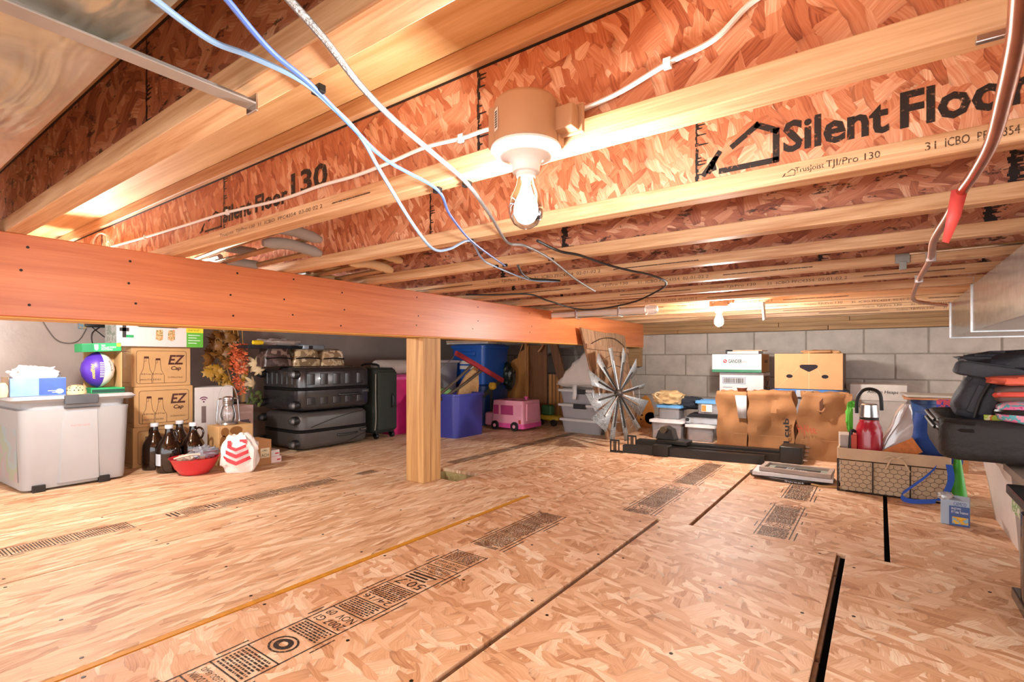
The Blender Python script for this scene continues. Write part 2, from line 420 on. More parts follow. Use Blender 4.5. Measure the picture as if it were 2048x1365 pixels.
stamp(-.387, -.269, 2.1, 2.62, 5, [('=', .12), ('-', .012), ('NOV', .03), ('2007 GI', .03), ('=', .14)]); stamp(-.38, -.262, 2.72, 3.2, 6, [('=', .1), ('-', .012)])
stamp(-2.47, -2.37, .25, .85, 7, [('=', .1), ('-', .012), ('=', .05), ('-', .012)]); stamp(-2.47, -2.37, .9, 1.72, 8, [('#', .05), ('=', .09), ('-', .012)])
stamp(-2.46, -2.37, 1.86, 2.0, 9, [('=', .06)], edge=False)
stamp(-2.25, -2.15, 2.4, 4.2, 10, [('=', .3), ('-', .03)], edge=False)
m_screw = mat('screw head', '#2a221c', .5, .6)
sm = MB().lathe([(.0045, 0), (.0045, .0007)], 8).build('screw_head', m_screw, fl).data
first = True
for a, b in fx[2:7]:
    for y in (.35, .75, 1.15, 1.55, 1.98):
        for x in (a+.03, (a+b)/2+.05, b-.035):
            if first: o = [q for q in C.objects if q.name == 'screw_head'][0]; first = False
            else: o = bpy.data.objects.new('screw_head', sm); C.objects.link(o); o.parent = fl
            o.location = (x+random.uniform(-.012, .012), y+random.uniform(-.04, .04), 0)
# ceiling: plywood subfloor
ce = struct(MB().box(-4.6, 2.4, -1.8, 5.3, 1.273, 1.30).build('ceiling', m_ply, smooth=False))
for a, b in ((-1.8, -.85), (-.845, .57), (.575, 1.79), (1.795, 3.01), (3.015, 4.2), (4.205, 5.3)):
    o = MB().box(-3.45, 3.45, -(b-a)/2, (b-a)/2, -.02, 0).build('subfloor_panel', m_ply, ce, False, .002); o.location = (-1.1, (a+b)/2, 1.272)
# block wall at the back
wb = struct(MB().box(-4.6, 2.4, YW+.006, YW+.2, -.25, .90).build('wall_back', m_mortar, smooth=False))
bm_ = MB().box(-.198, .198, 0, .19, -.0975, .0975).build('block', m_block, wb, False, .006)
first = True
for r in range(5):
    zc = .903-.203*(r+.5)
    off = -.106+.203+(.203 if r % 2 else 0)
    for k in range(-12, 7):
        x = off+.406*k
        if x < -4.5 or x > 2.3: continue
        if first: o = bm_; first = False
        else:
            o = bpy.data.objects.new('block', bm_.data); C.objects.link(o); o.parent = wb
            q = o.modifiers.new('bevel', 'BEVEL'); q.width = .006; q.segments = 2
        o.location = (x, YW+random.uniform(0, .004), zc-(0 if zc > 0 else 0))
for z0, z1, cuts in ((.903, .938, (-4.5, -1.6, -.35, 2.3)), (.9385, .9735, (-4.5, -1.2, -.72, 2.3)), (.974, 1.009, (-4.5, -.2, 2.3))):
    for a, b in zip(cuts, cuts[1:]):
        t = struct(MB().box(-(b-a)/2+.002, (b-a)/2-.002, -.006, .13, z0, z1).build('trim_1', m_sill, None, False, .002)); t.location = ((a+b)/2, YW, 0); t['label'] = 'sill plate board on top of the block wall'
rim = struct(MB().box(-3.4, 3.4, 0, .04, 1.01, 1.25).build('trim_2', m_flange, None, False)); rim.location = (-1.1, YW+.07, 0)
wl = struct(MB().box(XL-.2, XL, -1.8, 5.2, -.2, 1.25).build('wall_left', m_mortar, smooth=False))
mb = MB(); nu, nv = 90, 14                                 # plastic sheet hung over the left wall
vs = []; fs = []
for i in range(nu+1):
    for j in range(nv+1):
        y = -1.7+6.68*i/nu; z = -.0+1.2*j/nv
        d = .012+.010*noise.noise(Vector((y*3, z*1.2, 0)))+.006*noise.noise(Vector((y*9+z*4, z*3, 2)))
        vs.append((XL+d, y, z))
for i in range(nu):
    for j in range(nv): a = i*(nv+1)+j; fs.append((a, a+1, a+nv+2, a+nv+1))
mb.add(vs, fs).build('plastic_sheet', m_poly, wl)
# ------------------------------------------------------------------ I-joists
JW = .0445
ords = ['nearest the camera, beside the metal duct', 'second from the camera, carrying the near bulb', 'third from the camera, with large black lettering', 'fourth from the camera', 'fifth from the camera', 'sixth from the camera', 'seventh from the camera', 'eighth from the camera', 'ninth from the camera, carrying the far bulb', 'tenth from the camera', 'eleventh from the camera', 'closest to the block wall']
JY = [.33+.4065*k for k in range(12)]
JALL = list(enumerate(JY))+[(-1, .33-.4065)]
ords.append('behind the camera near the duct')
def house(mb, x0, x1, z0, z1, y, w):
    W_, H_ = x1-x0, z1-z0
    fline(mb, [(x0+.25*W_, z0), (x1, z0), (x1, z0+.75*H_), (x0+.75*W_, z1), (x0+.42*W_, z0+.6*H_)], w, y)
    for a in (0, .12, .24): fline(mb, [(x0+a*W_*.6, z0+a*H_*.4), (x0+(.22-a*.4)*W_, z0+(.5-a)*H_)], w*.9, y)
for k, y0 in JALL:
    j = thing('wooden_i_joist', 'wooden I-joist with an oriented strand web, '+ords[k], 'joist', (-1.1, y0, ZJ), group='ceiling joists')
    dx = 1.1
    MB().box(-3.4, 3.4, 0, JW, 0, .038).build('bottom_flange', m_flange, j, False, .002)
    MB().box(-3.4, 3.4, 0, JW, .203, .241).build('top_flange', m_flange, j, False, .002)
    MB().box(-3.4, 3.4, .017, .027, .0365, .2045).build('web', m_web if k in (1, 2) else m_webs, j, False)
    rd = random.Random(k*11+36)
    if k < 5: MB().box(-3.4, 3.4, .0155, .0172, .1985, .2035).build('gap_shade', m_gapshade, j, False)  # dark strip painted as the shaded gap between web and top flange
    jx = [[-1.02, -3.2, .2], [-1.62, -.62, -2.7], [-1.15, -.33, .42], [.24, -.9]][k] if 0 <= k < 4 else [rd.uniform(-1.8, -.6), rd.uniform(-.4, .8)]
    for x in jx:                                            # resin along the web joints
        mb = MB(); n = 22; w0 = .0035 if k < 3 else .012
        for q in range(n):
            z = .04+.16*q/n; a = x+dx-w0*rd.uniform(.3, 1); b = x+dx+w0*rd.uniform(.3, 1.6)
            mb.quad((a, .0164, z), (b, .0164, z), (b, .0164, z+.16/n), (a, .0164, z+.16/n))
            if rd.random() < .45: l = rd.uniform(.006, .022); mb.quad((b, .0164, z), (b+l, .0164, z+.001), (b+l, .0164, z+.003), (b, .0164, z+.004))
        mb.build('web_joint', m_inkd, j, False)['kind'] = 'stuff'
    mb = MB(); mf = MB(); yw = .0160; yf = -.0006
    if k == 1:
        g = lambda p: aty(p, 700, y0+.016).x+dx
        house(mb, g(400), g(442), .055, .105, yw, .006)
        ftext(mb, 'Silent Floor', g(445), g(575), .062, .112, yw); ftext(mb, '130', g(582), g(655), .072, .135, yw)
        g = lambda p: aty(p, 700, y0).x+dx
        ftext(mf, 'TrusJoist  TJI/Pro 130  31  ICBO  PFC4354  03-00 02 2', g(440), g(645), .012, .024, yf)
        fline(mf, [(g(665), .018), (g(740), .018)], .003, yf)
    elif k == 2:
        g = lambda p: aty(p, 700, y0+.016).x+dx
        house(mb, g(1408), g(1552), .055, .135, yw, .012)
        ftext(mb, 'Silent', g(1566), g(1778), .064, .128, yw); ftext(mb, 'Floor', g(1800), g(2075), .064, .13, yw)
        g = lambda p: aty(p, 700, y0).x+dx
        ftext(mf, 'TrusJoist', g(1590), g(1648), .012, .026, yf); ftext(mf, 'TJI/Pro 130', g(1652), g(1760), .011, .028, yf); ftext(mf, '31', g(1850), g(1872), .012, .026, yf)
        house(mf, g(1565), g(1590), .012, .024, yf, .0015); ftext(mf, 'ICBO  PFC4354', g(1890), g(2040), .012, .027, yf)
    elif k >= 4:
        xs = {4: -1.55, 5: -1.22, 6: -.72, 7: -1.5, 8: -1.15, 9: -.42, 10: -.1, 11: .1}[k]+dx
        ftext(mf, 'TrusJoist', xs, xs+.07, .012, .024, yf); ftext(mf, 'TJI/Pro 130', xs+.08, xs+.22, .010, .027, yf)
        ftext(mf, '31  ICBO PFC4354  02-01-02 2', xs+.27, xs+.60, .012, .025, yf); fline(mf, [(xs+.66, .018), (xs+1.0, .018)], .004, yf)
        fline(mf, [(xs-.5, .018), (xs-.1, .018)], .004, yf)
    if mb.v: mb.build('printed_lettering', m_ink, j, False)['kind'] = 'stuff'
    if mf.v: mf.build('printed_grade_line', m_ink2, j, False)['kind'] = 'stuff'
# ------------------------------------------------------------------ beam, post
b = thing('support_beam', 'long orange-brown laminated wooden beam under the joists', 'beam', (XB1, 2.5, .777))
MB().box(XB0-XB1, 0, -4.2, 2.55, 0, .233).build('beam_body', m_beam, b, False, .003)
MB().box(XB0-XB1+.004, -.002, -4.2, 2.5, -.004, 0).build('beam_underside', mat('raw veneer edge', '#d9a24e', .6, stretch=(8, .5, 8)), b, False)
mn = MB().lathe([(.004, -.001), (.004, .0006)], 7, M=Matrix.Rotation(PI/2, 4, 'Y')).build('nail_head', m_screw, b).data
bpy.data.objects.remove([o for o in b.children if o.name == 'nail_head'][0])
for px in (55, 260, 460, 575, 690, 830, 950, 1060, 1160):
    for z in (.045, .12, .195):
        o = bpy.data.objects.new('nail_head', mn); C.objects.link(o); o.parent = b
        o.location = (0, atx(px, 700, XB1).y-2.5+random.uniform(-.03, .03), z+random.uniform(-.02, .02))
p = thing('support_post', 'square wooden post holding up the long beam', 'post', (-2.02, 1.985, 0))
MB().box(-.066, .066, -.066, .066, 0, .772).build('post_shaft', m_post, p, False, .004)
o = MB().box(-2.08, -1.955, YW-.09, YW-.01, .58, .773).build('shim_block', m_sill, None, False, .003); tag(o, 'short wooden block wedged under the beam at the block wall', 'wood block')
# ------------------------------------------------------------------ lamps
m_tan = mat('tan junction box', '#b98f6a', .55, var=.05)
m_porc = mat('white porcelain', '#f2efec', .18, var=.02)
m_glass = glassy('clear bulb glass', '#ffffff', .02, .02, .05)
m_steel = mat('bright steel', '#c9c9c9', .25, 1.0, .1)
m_lab = mat('paper label', '#ece6da', .7, var=.03)
m_blk = mat('black print', '#17161a', .6, var=.1)
ZL = 1.003
def lamp(label, x, y, clear, power=1.0):
    t = thing('ceiling_lamp', label, 'lamp', (x, y, ZL), group='bare bulb lampholders')
    jb = MB(); jb.lathe([(.048, 0), (.052, .003), (.052, .07), (.048, .075)], 28)
    for a in (2.3, 3.6, .6): jb.box(.05*math.cos(a)-.009, .05*math.cos(a)+.009, .05*math.sin(a)-.009, .05*math.sin(a)+.009, .0, .068)
    o = jb.build('junction_box', m_tan, t, True, .0015)
    mb = MB(); a0 = -PI/2-.55
    mb.quad(*[(.0527*math.cos(a0+d), .0527*math.sin(a0+d), z) for d, z in ((-.14, .02), (.14, .02), (.14, .055), (-.14, .055))]); lb = mb.build('barcode_label', m_lab, o)
    mb = MB()
    for q in range(7): mb.quad(*[(.0531*math.cos(a0+d), .0531*math.sin(a0+d), z) for d, z in ((-.08, .024+q*.004), (.09, .024+q*.004), (.09, .0262+q*.004), (-.08, .0262+q*.004))])
    mb.build('barcode', m_blk, o)
    MB().box(.045, .082, .006, .03, .018, .055).box(.045, .09, .027, .033, .014, .06).build('mounting_bracket', m_tan, t, False, .002)
    MB().lathe([(.012, -.041), (.022, -.04), (.0235, -.026), (.03, -.019), (.05, -.012), (.0575, -.004), (.0565, .0), (.03, .002)], 36).build('porcelain_base', m_porc, t)
    MB().lathe([(.0155, -.048), (.0165, -.046), (.0155, -.044), (.0165, -.042), (.0155, -.039)], 20).build('socket_shell', m_porc if clear else m_porc, t)
    prof = [(.0135, -.044), (.0142, -.052), (.017, -.063), (.0245, -.08), (.0285, -.096), (.027, -.112), (.0195, -.124), (.010, -.130), (.001, -.132)]
    bl = MB().lathe(prof, 28, cap=False).build('bulb', m_glass if clear else glow('glowing bulb %.1f' % power, BULB_COL, BULB_W*power/.038), t)
    if clear:
        MB().lathe([(.0002, -.089), (.0065, -.092), (.0085, -.097), (.0065, -.102), (.0002, -.105)], 14).build('filament', glow('hot filament', (1, .96, .9), 220), bl)
        MB().lathe([(.004, -.046), (.004, -.07), (.0015, -.09)], 8).build('filament_stem', m_porc, bl)
    if not clear: return t
    L = bpy.data.lights.new('bulb_light', 'POINT'); L.energy = BULB_W*power; L.color = BULB_COL; L.shadow_soft_size = .02 if clear else .031
    lo = bpy.data.objects.new('bulb_light', L); C.objects.link(lo); lo.location = (x, y, ZL-.097)
    return t
near = aty(1052, 290, .690)
lamp('near clear glowing bulb in a white porcelain lampholder on a tan box', near.x, .690, True, .65)
far = aty(1438, 615, 3.52)
lamp('far glowing bulb in a white porcelain lampholder towards the block wall', far.x, 3.52, False, 1.2)
lamp('glowing bulb in a white lampholder hidden beyond the long beam', -2.85, .690, False, 1.0)
lamp('unseen fill bulb in a white lampholder added behind the camera', .75, JY[0]-.4065-.05, False, .8)  # extra unseen bulb, added to brighten the foreground
# ------------------------------------------------------------------ cables, pipe, ducts
def cable(name, label, cat, pts, r, m, clips=(), flat=None):
    mb = MB(); sp = spline(pts, 7); mb.tube(sp, r, 8)
    if not clips: return tag(mb.build(name, m), label, cat)
    t = thing(name, label, cat, pts[0]); o0 = Vector(pts[0])
    mb.v = [tuple(Vector(v)-o0) for v in mb.v]; mb.build('sheath', m, t)
    for c, s, cm in clips:
        c = Vector(c)-o0; MB().box(c.x-s[0], c.x+s[0], c.y-s[1], c.y+s[1], c.z-s[2], c.z+s[2]).build('staple', cm, t, False, .001)
    return t
m_white = mat('white cable sheath', '#e9e4de', .4, var=.03)
m_lblue = mat('light blue cable', '#8fb6de', .3, var=.05)
m_dblue = mat('blue cable', '#5a7fd6', .3, var=.05)
m_grey = mat('grey braided cable', '#8d8d8d', .4, .3, .25, 8, .4, 300)
m_black = mat('black rubber', '#1b1a1a', .45, var=.1)
zc = ZJ-.007
def cz(*P): return [atz(p[0], p[1], p[2] if len(p) > 2 else zc-.004) for p in P]
SB = (.009, .005, .005)
cable('network_cable', 'blue cable stapled under the joists, darker of the two', 'cable', cz((430, -30), (455, 0), (540, 100), (620, 168), (700, 250), (775, 322), (875, 380), (900, 430), (945, 484), (1010, 532)), .0032, m_dblue, [(atz(875, 381, zc), SB, m_black), (atz(1010, 531, zc), SB, m_black)])
cable('network_cable', 'light blue cable drooping below the joists', 'cable', cz((285, -20), (310, 0), (420, 80), (500, 112), (600, 160), (660, 210), (720, 272), (762, 345, .985), (830, 455, .93), (868, 499, .925), (900, 498, .95), (940, 482), (962, 515), (985, 531), (1060, 560), (1120, 563)), .0034, m_lblue, [(atz(637, 180, zc), SB, m_black), (atz(940, 482, zc), SB, m_black), (atz(992, 533, zc), SB, m_black)])
cable('coaxial_cable', 'thick grey braided cable crossing under the joists', 'cable', cz((560, -25), (580, 0), (650, 80), (720, 170), (790, 242), (870, 310), (935, 368), (980, 430), (1015, 485), (1050, 492), (1100, 518), (1150, 558), (1190, 583)), .0042, m_grey, [(atz(934, 369, zc), SB, m_black), (atz(1102, 519, zc), SB, m_black)])
cable('coaxial_cable', 'black cable looping down beside the white tube', 'cable', cz((1075, 482), (1120, 503), (1160, 511), (1215, 530), (1262, 542), (1300, 550), (1332, 565), (1316, 582, .985), (1258, 607, .95), (1170, 620, .93), (1100, 603, .955), (1058, 589, .985), (990, 590, .99), (932, 590)), .0045, m_black)
cable('coaxial_cable', 'short black cable end curling under a joist', 'cable', cz((1036, 532), (1045, 548), (1062, 558), (1095, 560), (1120, 562)), .0045, m_black)
yw = JY[1]+.011
def cy(*P): return [aty(p[0], p[1], yw) for p in P]
SW = (.006, .004, .008)
cable('white_cable', 'flat white electrical cable running right from the near lamp', 'cable', cy((1640, -70), (1510, 0), (1430, 78), (1335, 127), (1230, 190), (1120, 238)), .0042, m_white, [(aty(1335, 127, yw), SW, m_white)])
cable('white_cable', 'flat white electrical cable running left from the near lamp', 'cable', cy((1000, 252), (965, 262), (925, 276), (850, 295), (780, 325), (710, 352), (640, 372), (560, 400), (455, 425), (380, 448), (290, 475), (222, 494)), .0042, m_white, [(aty(922, 277, yw), SW, m_white), (aty(455, 425, yw), SW, m_white), (aty(290, 475, yw), SW, m_white)])
cable('white_cable', 'loop of white cable on the web above the beam', 'cable', cy((189, 500), (188, 482), (198, 468), (212, 470), (216, 484)), .004, m_white)
m_cop = mat('copper pipe', '#b9785a', .3, .85, .15, 20)
t = thing('copper_pipe', 'bent copper pipe running under the joists to the right duct', 'pipe', atz(2040, 0, .985)); o0 = Vector(t.location)
pp = [atz(px, py, .985) for px, py in ((2050, -80), (2044, 0), (2035, 75), (2012, 180), (1985, 280), (1950, 345), (1922, 385), (1898, 430), (1868, 480), (1860, 520), (1838, 560), (1826, 598), (1850, 606), (1893, 611))]
MB().tube([q-o0 for q in spline(pp, 6)], .0095, 10).build('pipe_run', m_cop, t)
c = atz(2030, 76, .985)-o0
MB().box(c.x-.03, c.x+.012, c.y-.004, c.y+.004, c.z+.004, c.z+.012).build('pipe_clip', m_steel, t, False, .001)
for px, py in ((1862, 516), (1838, 560)):
    c = atz(px, py, .985)-o0; MB().box(c.x-.014, c.x+.014, c.y-.003, c.y+.003, c.z-.012, c.z+.02).build('pipe_clip', m_steel, t, False, .001)
c = atz(1920, 385, .985)-o0
MB().add([c+Vector(q) for q in ((-.014, -.011, .004), (.012, -.011, .006), (.0, -.013, -.05), (-.018, -.015, -.10), (-.028, -.015, -.095), (-.02, -.012, -.04))], [(0, 1, 2, 5), (5, 2, 3, 4)]).build('red_ribbon', mat('red flag tape', '#e0544f', .5), t, solid=.0008)
m_galv = NT('galvanised sheet'); v = m_galv.coord((1, 1, 1)); f = m_galv.noise(v, 22, 5, .7)
m_galv.l(m_galv.ramp(f, [(.3, rgb('#9c9b99')), (.7, rgb('#c9c8c4'))]), m_galv.b.inputs['Base Color']); m_galv.set(m_galv.b, Metallic=.95, Roughness=.22)
m_galv.bump(m_galv.noise(m_galv.coord((1, 1, 4)), 3.0, 2), .12, .02); m_galv = m_galv.m; MC['galv'] = m_galv
t = thing('air_duct', 'rectangular galvanised metal duct hanging at the right', 'duct', (.335, 3.93, .785))
D1 = (aty(1945, 676, 3.4).y)
ys = atx(1945, 676, .335).y-3.93
MB().box(0, .31, ys, 0, 0, .2).build('duct_section', m_galv, t, False, .002)
MB().box(-.003, .313, -4.3, ys, -.003, .203).build('duct_section', m_galv, t, False, .002)
MB().box(-.008, .318, ys-.012, ys+.004, -.008, .208).build('joint_collar', m_steel, t, False, .001)
MB().box(-.006, .316, -.006, .006, -.006, .206).build('end_flange', m_steel, t, False, .001)
MB().tube([(.0, ys-.03, .2), (.0, ys-.03, .235), (-.02, ys-.03, .24)], .002, 5).build('hanger_wire', m_steel, t)
m_galv2 = NT('weathered galvanised duct'); f = m_galv2.noise(m_galv2.coord((1.5, 2.5, 1)), 3, 5, .6, .5)
m_galv2.l(m_galv2.ramp(f, [(.3, rgb('#8d8a84')), (.5, rgb('#bdb5a0')), (.7, rgb('#d6d5d2'))]), m_galv2.b.inputs['Base Color']); m_galv2.set(m_galv2.b, Metallic=.8, Roughness=.3)
m_galv2.bump(m_galv2.noise(m_galv2.coord((1.5, 5, 1)), 2.0, 3, .5, 1.0), .5, .03); m_galv2 = m_galv2.m
t = thing('air_duct', 'dull galvanised duct between the joists at the upper left', 'duct', (-1.0, .1, 1.0))
mb = MB(); rings = []
for i in range(25):
    x = -1.1+2.0*i/24; w = .006*math.sin(i*1.3)+.004*math.sin(i*2.9)
    rings.append([(x, -.125, .19), (x, -.125, .012), (x, -.1, .002+w), (x, -.02, .004-w), (x, .09, .002+w), (x, .118, .014), (x, .118, .19)])
mb.loft(rings, True, True).build('duct_body', m_galv2, t)
t = thing('angle_bracket', 'grey metal angle strap screwed to a joist under the left duct', 'bracket', (-.665, .345, .993))
MB().box(-.012, .012, -.62, 0, -.004, -.0015).box(-.012, -.0095, -.62, 0, -.0015, .012).build('strap', mat('grey painted steel', '#a9a49f', .4, .5), t, False, .0006)
MB().box(-.012, .012, -.002, .001, -.012, .01).build('strap_end', m_steel, t, False, .0006)
# crutches lying over the beam
m_alu = mat('aluminium tube', '#cfd3d6', .25, .9)
m_bronze = mat('tan anodised tube', '#a98a62', .35, .6)
def crutch(label, hx, hy, hz, yaw, m_pad, m_tube, seed):
    t = thing('crutch', label, 'crutch', (hx, hy, hz), yaw, group='crutches above the beam')
    n = 9; L = .105
    MB().tube([(.005*math.sin(i*.8), -L+2*L*i/(n-1), .012*math.sin(PI*i/(n-1))) for i in range(n)], [.011]+[.019]*(n-2)+[.011], 12).build('armpit_pad', m_pad, t)
    for s in (-1, 1):
        MB().tube([(0, s*.06, -.004), (-.3, s*.055, -.01), (-.62, s*.035, -.018)], .010, 8).build('side_tube', m_tube, t)
    MB().tube([(-.34, -.055, -.01), (-.34, .055, -.01)], .016, 10).build('hand_grip', m_pad, t)
    MB().tube([(-.5, 0, -.016), (-1.0, 0, -.02)], .011, 8).build('lower_tube', m_alu, t)
    MB().lathe([(.0095, 0), (.016, .005), (.017, .035), (.012, .05)], 12, c=(-1.045, 0, -.02), M=Matrix.Rotation(PI/2, 4, 'Y')).build('rubber_tip', m_black, t)
    return t
mp1 = mat('grey foam pad', '#8a7d74', .85, var=.06); mp2 = mat('tan foam pad', '#c39a6e', .85, var=.06)
a = atz(604, 487, 1.048); yb1, yb2 = (JY[1]+JY[2]+JW)/2, (JY[2]+JY[3]+JW)/2
crutch('grey padded crutch, upper of the grey pair above the beam', a.x, yb1-.01, 1.072, 0, mp1, m_bronze, 1)
crutch('grey padded crutch, lower of the grey pair above the beam', a.x-.03, yb1+.01, 1.031, 0, mp1, m_bronze, 2)
a = atz(795, 530, 1.048)
crutch('tan padded crutch, upper of the tan pair above the beam', a.x-.02, yb2+.01, 1.072, .03, mp2, m_bronze, 3)
crutch('tan padded crutch, lower of the tan pair above the beam', a.x-.05, yb2-.02, 1.031, -.03, mp2, m_bronze, 4)
# tube, hangers
t = thing('plastic_tube', 'long white plastic-wrapped tube under the joists', 'tube', (-1.93, 3.2, .975))
rings = []
MB().tube([(0, 0, 0), (.35, 0, .001), (.70, 0, 0)], .03, 16).build('tube_body', glassy('milky wrap', '#f0e8e2', .75, .25), t)
blob((.735, 0, 0), (.045, .03, .03), 3, .4, 4, 16, 8).build('wrapped_end', glassy('crumpled clear wrap', '#ffffff', .45, .12, .12), t)
for q in (.2, .52): MB().box(q-.006, q+.006, -.034, .034, -.034, .034).build('strap', m_steel, t, False, .001)
a = aty(1527, 612, JY[8]-.01)
t = thing('conduit_stub', 'short steel conduit stub hanging by the far bulb', 'conduit', (a.x, JY[8]-.016, .96))
MB().tube([(-.004, 0, .06), (0, 0, .03), (.006, 0, -.055)], .0105, 12).build('conduit', m_steel, t); MB().lathe([(.015, 0), (.015, .025)], 12, c=(-.003, 0, .03)).build('coupling', m_steel, t)
a = aty(1805, 497, JY[5]-.003)
t = thing('joist_clip', 'small grey metal clip on a joist flange with a rod', 'clip', (a.x, JY[5]-.004, 1.015))
MB().box(-.022, .022, -.006, .003, -.005, .03).box(-.01, .012, -.012, -.004, -.03, .0).build('clip_body', mat('dull zinc', '#8b8880', .4, .8), t, False, .001)
MB().tube([(.02, -.002, .028), (.8, -.002, .028)], .006, 8).build('clip_rod', m_steel, t)
# ================================================================== things along the left wall (they face +x)
RL = PI/2
def LW(px0, px1, X, z=0.0):
    a, b = spanx(px0, px1, X); return (X, (a+b)/2, z), b-a
def BW(px0, px1, Y, z=0.0):
    a, b = spany(px0, px1, Y); return ((a+b)/2, Y, z), b-a
m_card = mat('brown cardboard', '#c39a68', .8, var=.07, scale=6, bump=.05, bscale=90)
m_card2 = mat('darker cardboard', '#a9774a', .8, var=.08, scale=6, bump=.05, bscale=90)
m_brown = mat('brown print ink', '#4a241c', .7, var=.1)
m_wbox = mat('white carton', '#d3cfcc', .6, var=.03)
m_red = mat('red paint', '#c4202c', .4, var=.1)
m_green = mat('green carton', '#1f9a5a', .55, var=.05)
m_wcloth = mat('white cotton', '#e9e7e6', .9, var=.08, scale=5, bump=.4, bscale=14)
def tote(t, w, d, h, body, lid=None, lidh=.028, taper=.88, r=.04, latch=None, wall=.004, rim=True, lname='latch', ends=False):
    cy = d/2
    rings = [rr(w*taper, d*taper, r*.8, 0, 0, cy), rr(w*(taper*.5+.5)-.006, d*(taper*.5+.5)-.006, r, h*.55, 0, cy), rr(w-.018, d-.018, r, h*.94, 0, cy), rr(w-.018, d-.018, r, h*.945, 0, cy), rr(w, d, r, h*.95, 0, cy), rr(w, d, r, h, 0, cy)]
    inn = [rr(w-2*wall, d-2*wall, r, h, 0, cy), rr(w-.018-2*wall, d-.018-2*wall, r, h*.93, 0, cy), rr(w*taper-2*wall, d*taper-2*wall, r*.8, wall, 0, cy)]
    b = MB().loft(rings+inn, True, True).build('tub', body, t)
    if lid:
        mb = MB(); W_, D_ = w+.014, d+.014
        mb.loft([rr(W_, D_, r, h-.012, 0, cy), rr(W_, D_, r, h+lidh*.5, 0, cy), rr(W_-.02, D_-.02, r, h+lidh*.65, 0, cy), rr(W_-.05, D_-.05, r, h+lidh*.6, 0, cy), rr(W_-.07, D_-.07, r, h+lidh, 0, cy)])
        l = mb.build('lid', lid, t)
        if latch:
            if ends:
                for s in (-1, 1): MB().box(s*(w/2+.009)-.008, s*(w/2+.009)+.008, cy-.05, cy+.05, h-.03, h+lidh*.7).build(lname, latch, l, False, .003)
            else:
                MB().box(-w*.13, w*.13, -.016, .004, h-.03, h+lidh*.8).build(lname, latch, l, False, .004)
    return b
def carton(t, w, d, h, m, bev=.003):
    return MB().box(-w/2, w/2, 0, d, 0, h).build('carton_body', m, t, False, bev)
# big grey tote
m_gtote = mat('grey translucent plastic', '#a6a8ab', .35, var=.05, scale=4)
m_gside = patch('stuff seen through the tote wall', ['#a3a5a8', '#9aaeb2', '#9dab98', '#ac9fa3', '#a6a8ab'], 3, .4)
t = thing('storage_tote', 'large grey plastic tote with a taped label at the far left', 'storage tote', (-3.36, .845, 0), RL+.04)
w, d, h = .47, .56, .455
cy = d/2
MB().loft([rr(w*.9, d*.9, .035, .012, 0, cy), rr(w*.915, d*.915, .04, .03, 0, cy), rr(w*.97, d*.97, .045, .38, 0, cy), rr(w-.01, d-.01, .045, .405, 0, cy), rr(w-.05, d-.05, .045, .41, 0, cy), rr(w-.04, d-.04, .04, h, 0, cy)]).build('tub', m_gtote, t)
mb = MB()                                               # raised trapezoid panel in the front
mb.add([(-.075, -.0005, .03), (.085, -.0005, .03), (.075, -.012, .39), (-.06, -.012, .39), (-.095, .024, .03), (.105, .024, .03), (.085, .012, .395), (-.07, .012, .395)], [(0, 1, 2, 3), (4, 0, 3, 7), (1, 5, 6, 2), (3, 2, 6, 7)])
mb.v = [(x, y+.012, z) for x, y, z in mb.v]; mb.build('front_rib', m_gtote, t)
rbox(MB(), -w/2-.03, w/2+.02, -.015, d+.02, h-.012, h+.018, .03).build('lid', m_gtote, t)
l = rbox(MB(), -.065, .075, -.028, .0, h-.028, h+.020, .008).build('latch', mat('dark grey latch', '#4a4c50', .4), t)
o = MB().quad((-.05, .003, .305), (.06, .003, .31), (.058, .0028, .332), (-.048, .0028, .328)).build('tape_label', m_lab, t, False)
ftext(MB(), 'WINTER GEAR', -.036, .045, .311, .322, .002).build('handwriting', ink('faded pen', '#c98a80', 0), o, False)
for x in (-.155, .11): MB().box(x-.025, x+.025, .010, .04, .0, .035).build('wheel_cap', m_black, t, False, .003)
mb = MB(); mb.quad((-w*.463, d*.14, .05), (-w*.463, d*.86, .05), (-w*.4815, d*.86, .34), (-w*.4815, d*.14, .34)); mb.build('visible_contents', m_gside, t)
ZT = .474
# blue tray with white cloth on the tote
X = -3.42
loc, w = LW(20, 132, X, ZT); t = thing('cardboard_tray', 'open blue cardboard box lid holding white cloth on the tote', 'box', loc, RL)
hz = .09; d = .2
mb = MB().box(-w/2, w/2, 0, .004, 0, hz).box(-w/2, w/2, d-.004, d, 0, hz).box(-w/2, -w/2+.004, .004, d-.004, 0, hz).box(w/2-.004, w/2, .004, d-.004, 0, hz).box(-w/2, w/2, .004, d-.004, 0, .004)
o = mb.build('tray_body', mat('light blue print', '#7fa6dd', .5, var=.12), t, False, .001)
frect(MB(), 0, w/2, .003, hz-.002, -.001).build('printed_panel', mat('dark blue print', '#3d5cae', .5, var=.12), o, False)
mb = MB(); 
for i in range(18):
    a0, a1 = 2*PI*i/18, 2*PI*(i+1)/18
    mb.add([(w*.38, -.002, .02), (w*.38+.016*math.cos(a0), -.002, .02+.013*math.sin(a0)), (w*.38+.016*math.cos(a1), -.002, .02+.013*math.sin(a1))], [(0, 1, 2)])
mb.build('printed_badge', mat('pale blue badge', '#9cc6ee', .5), o, False)
mb = MB(); frect(mb, w*.16, w*.32, .022, .025, -.002); frect(mb, w*.24, w*.32, .013, .016, -.002); q = mb.build('printed_lines', mat('white print', '#e8eef6', .5), o, False); q['kind'] = 'stuff'
MB().box(-w/2-.002, -w/2, .02, d-.02, .0, hz+.004).build('end_flap', mat('tan card', '#b9a58a', .8), t, False)
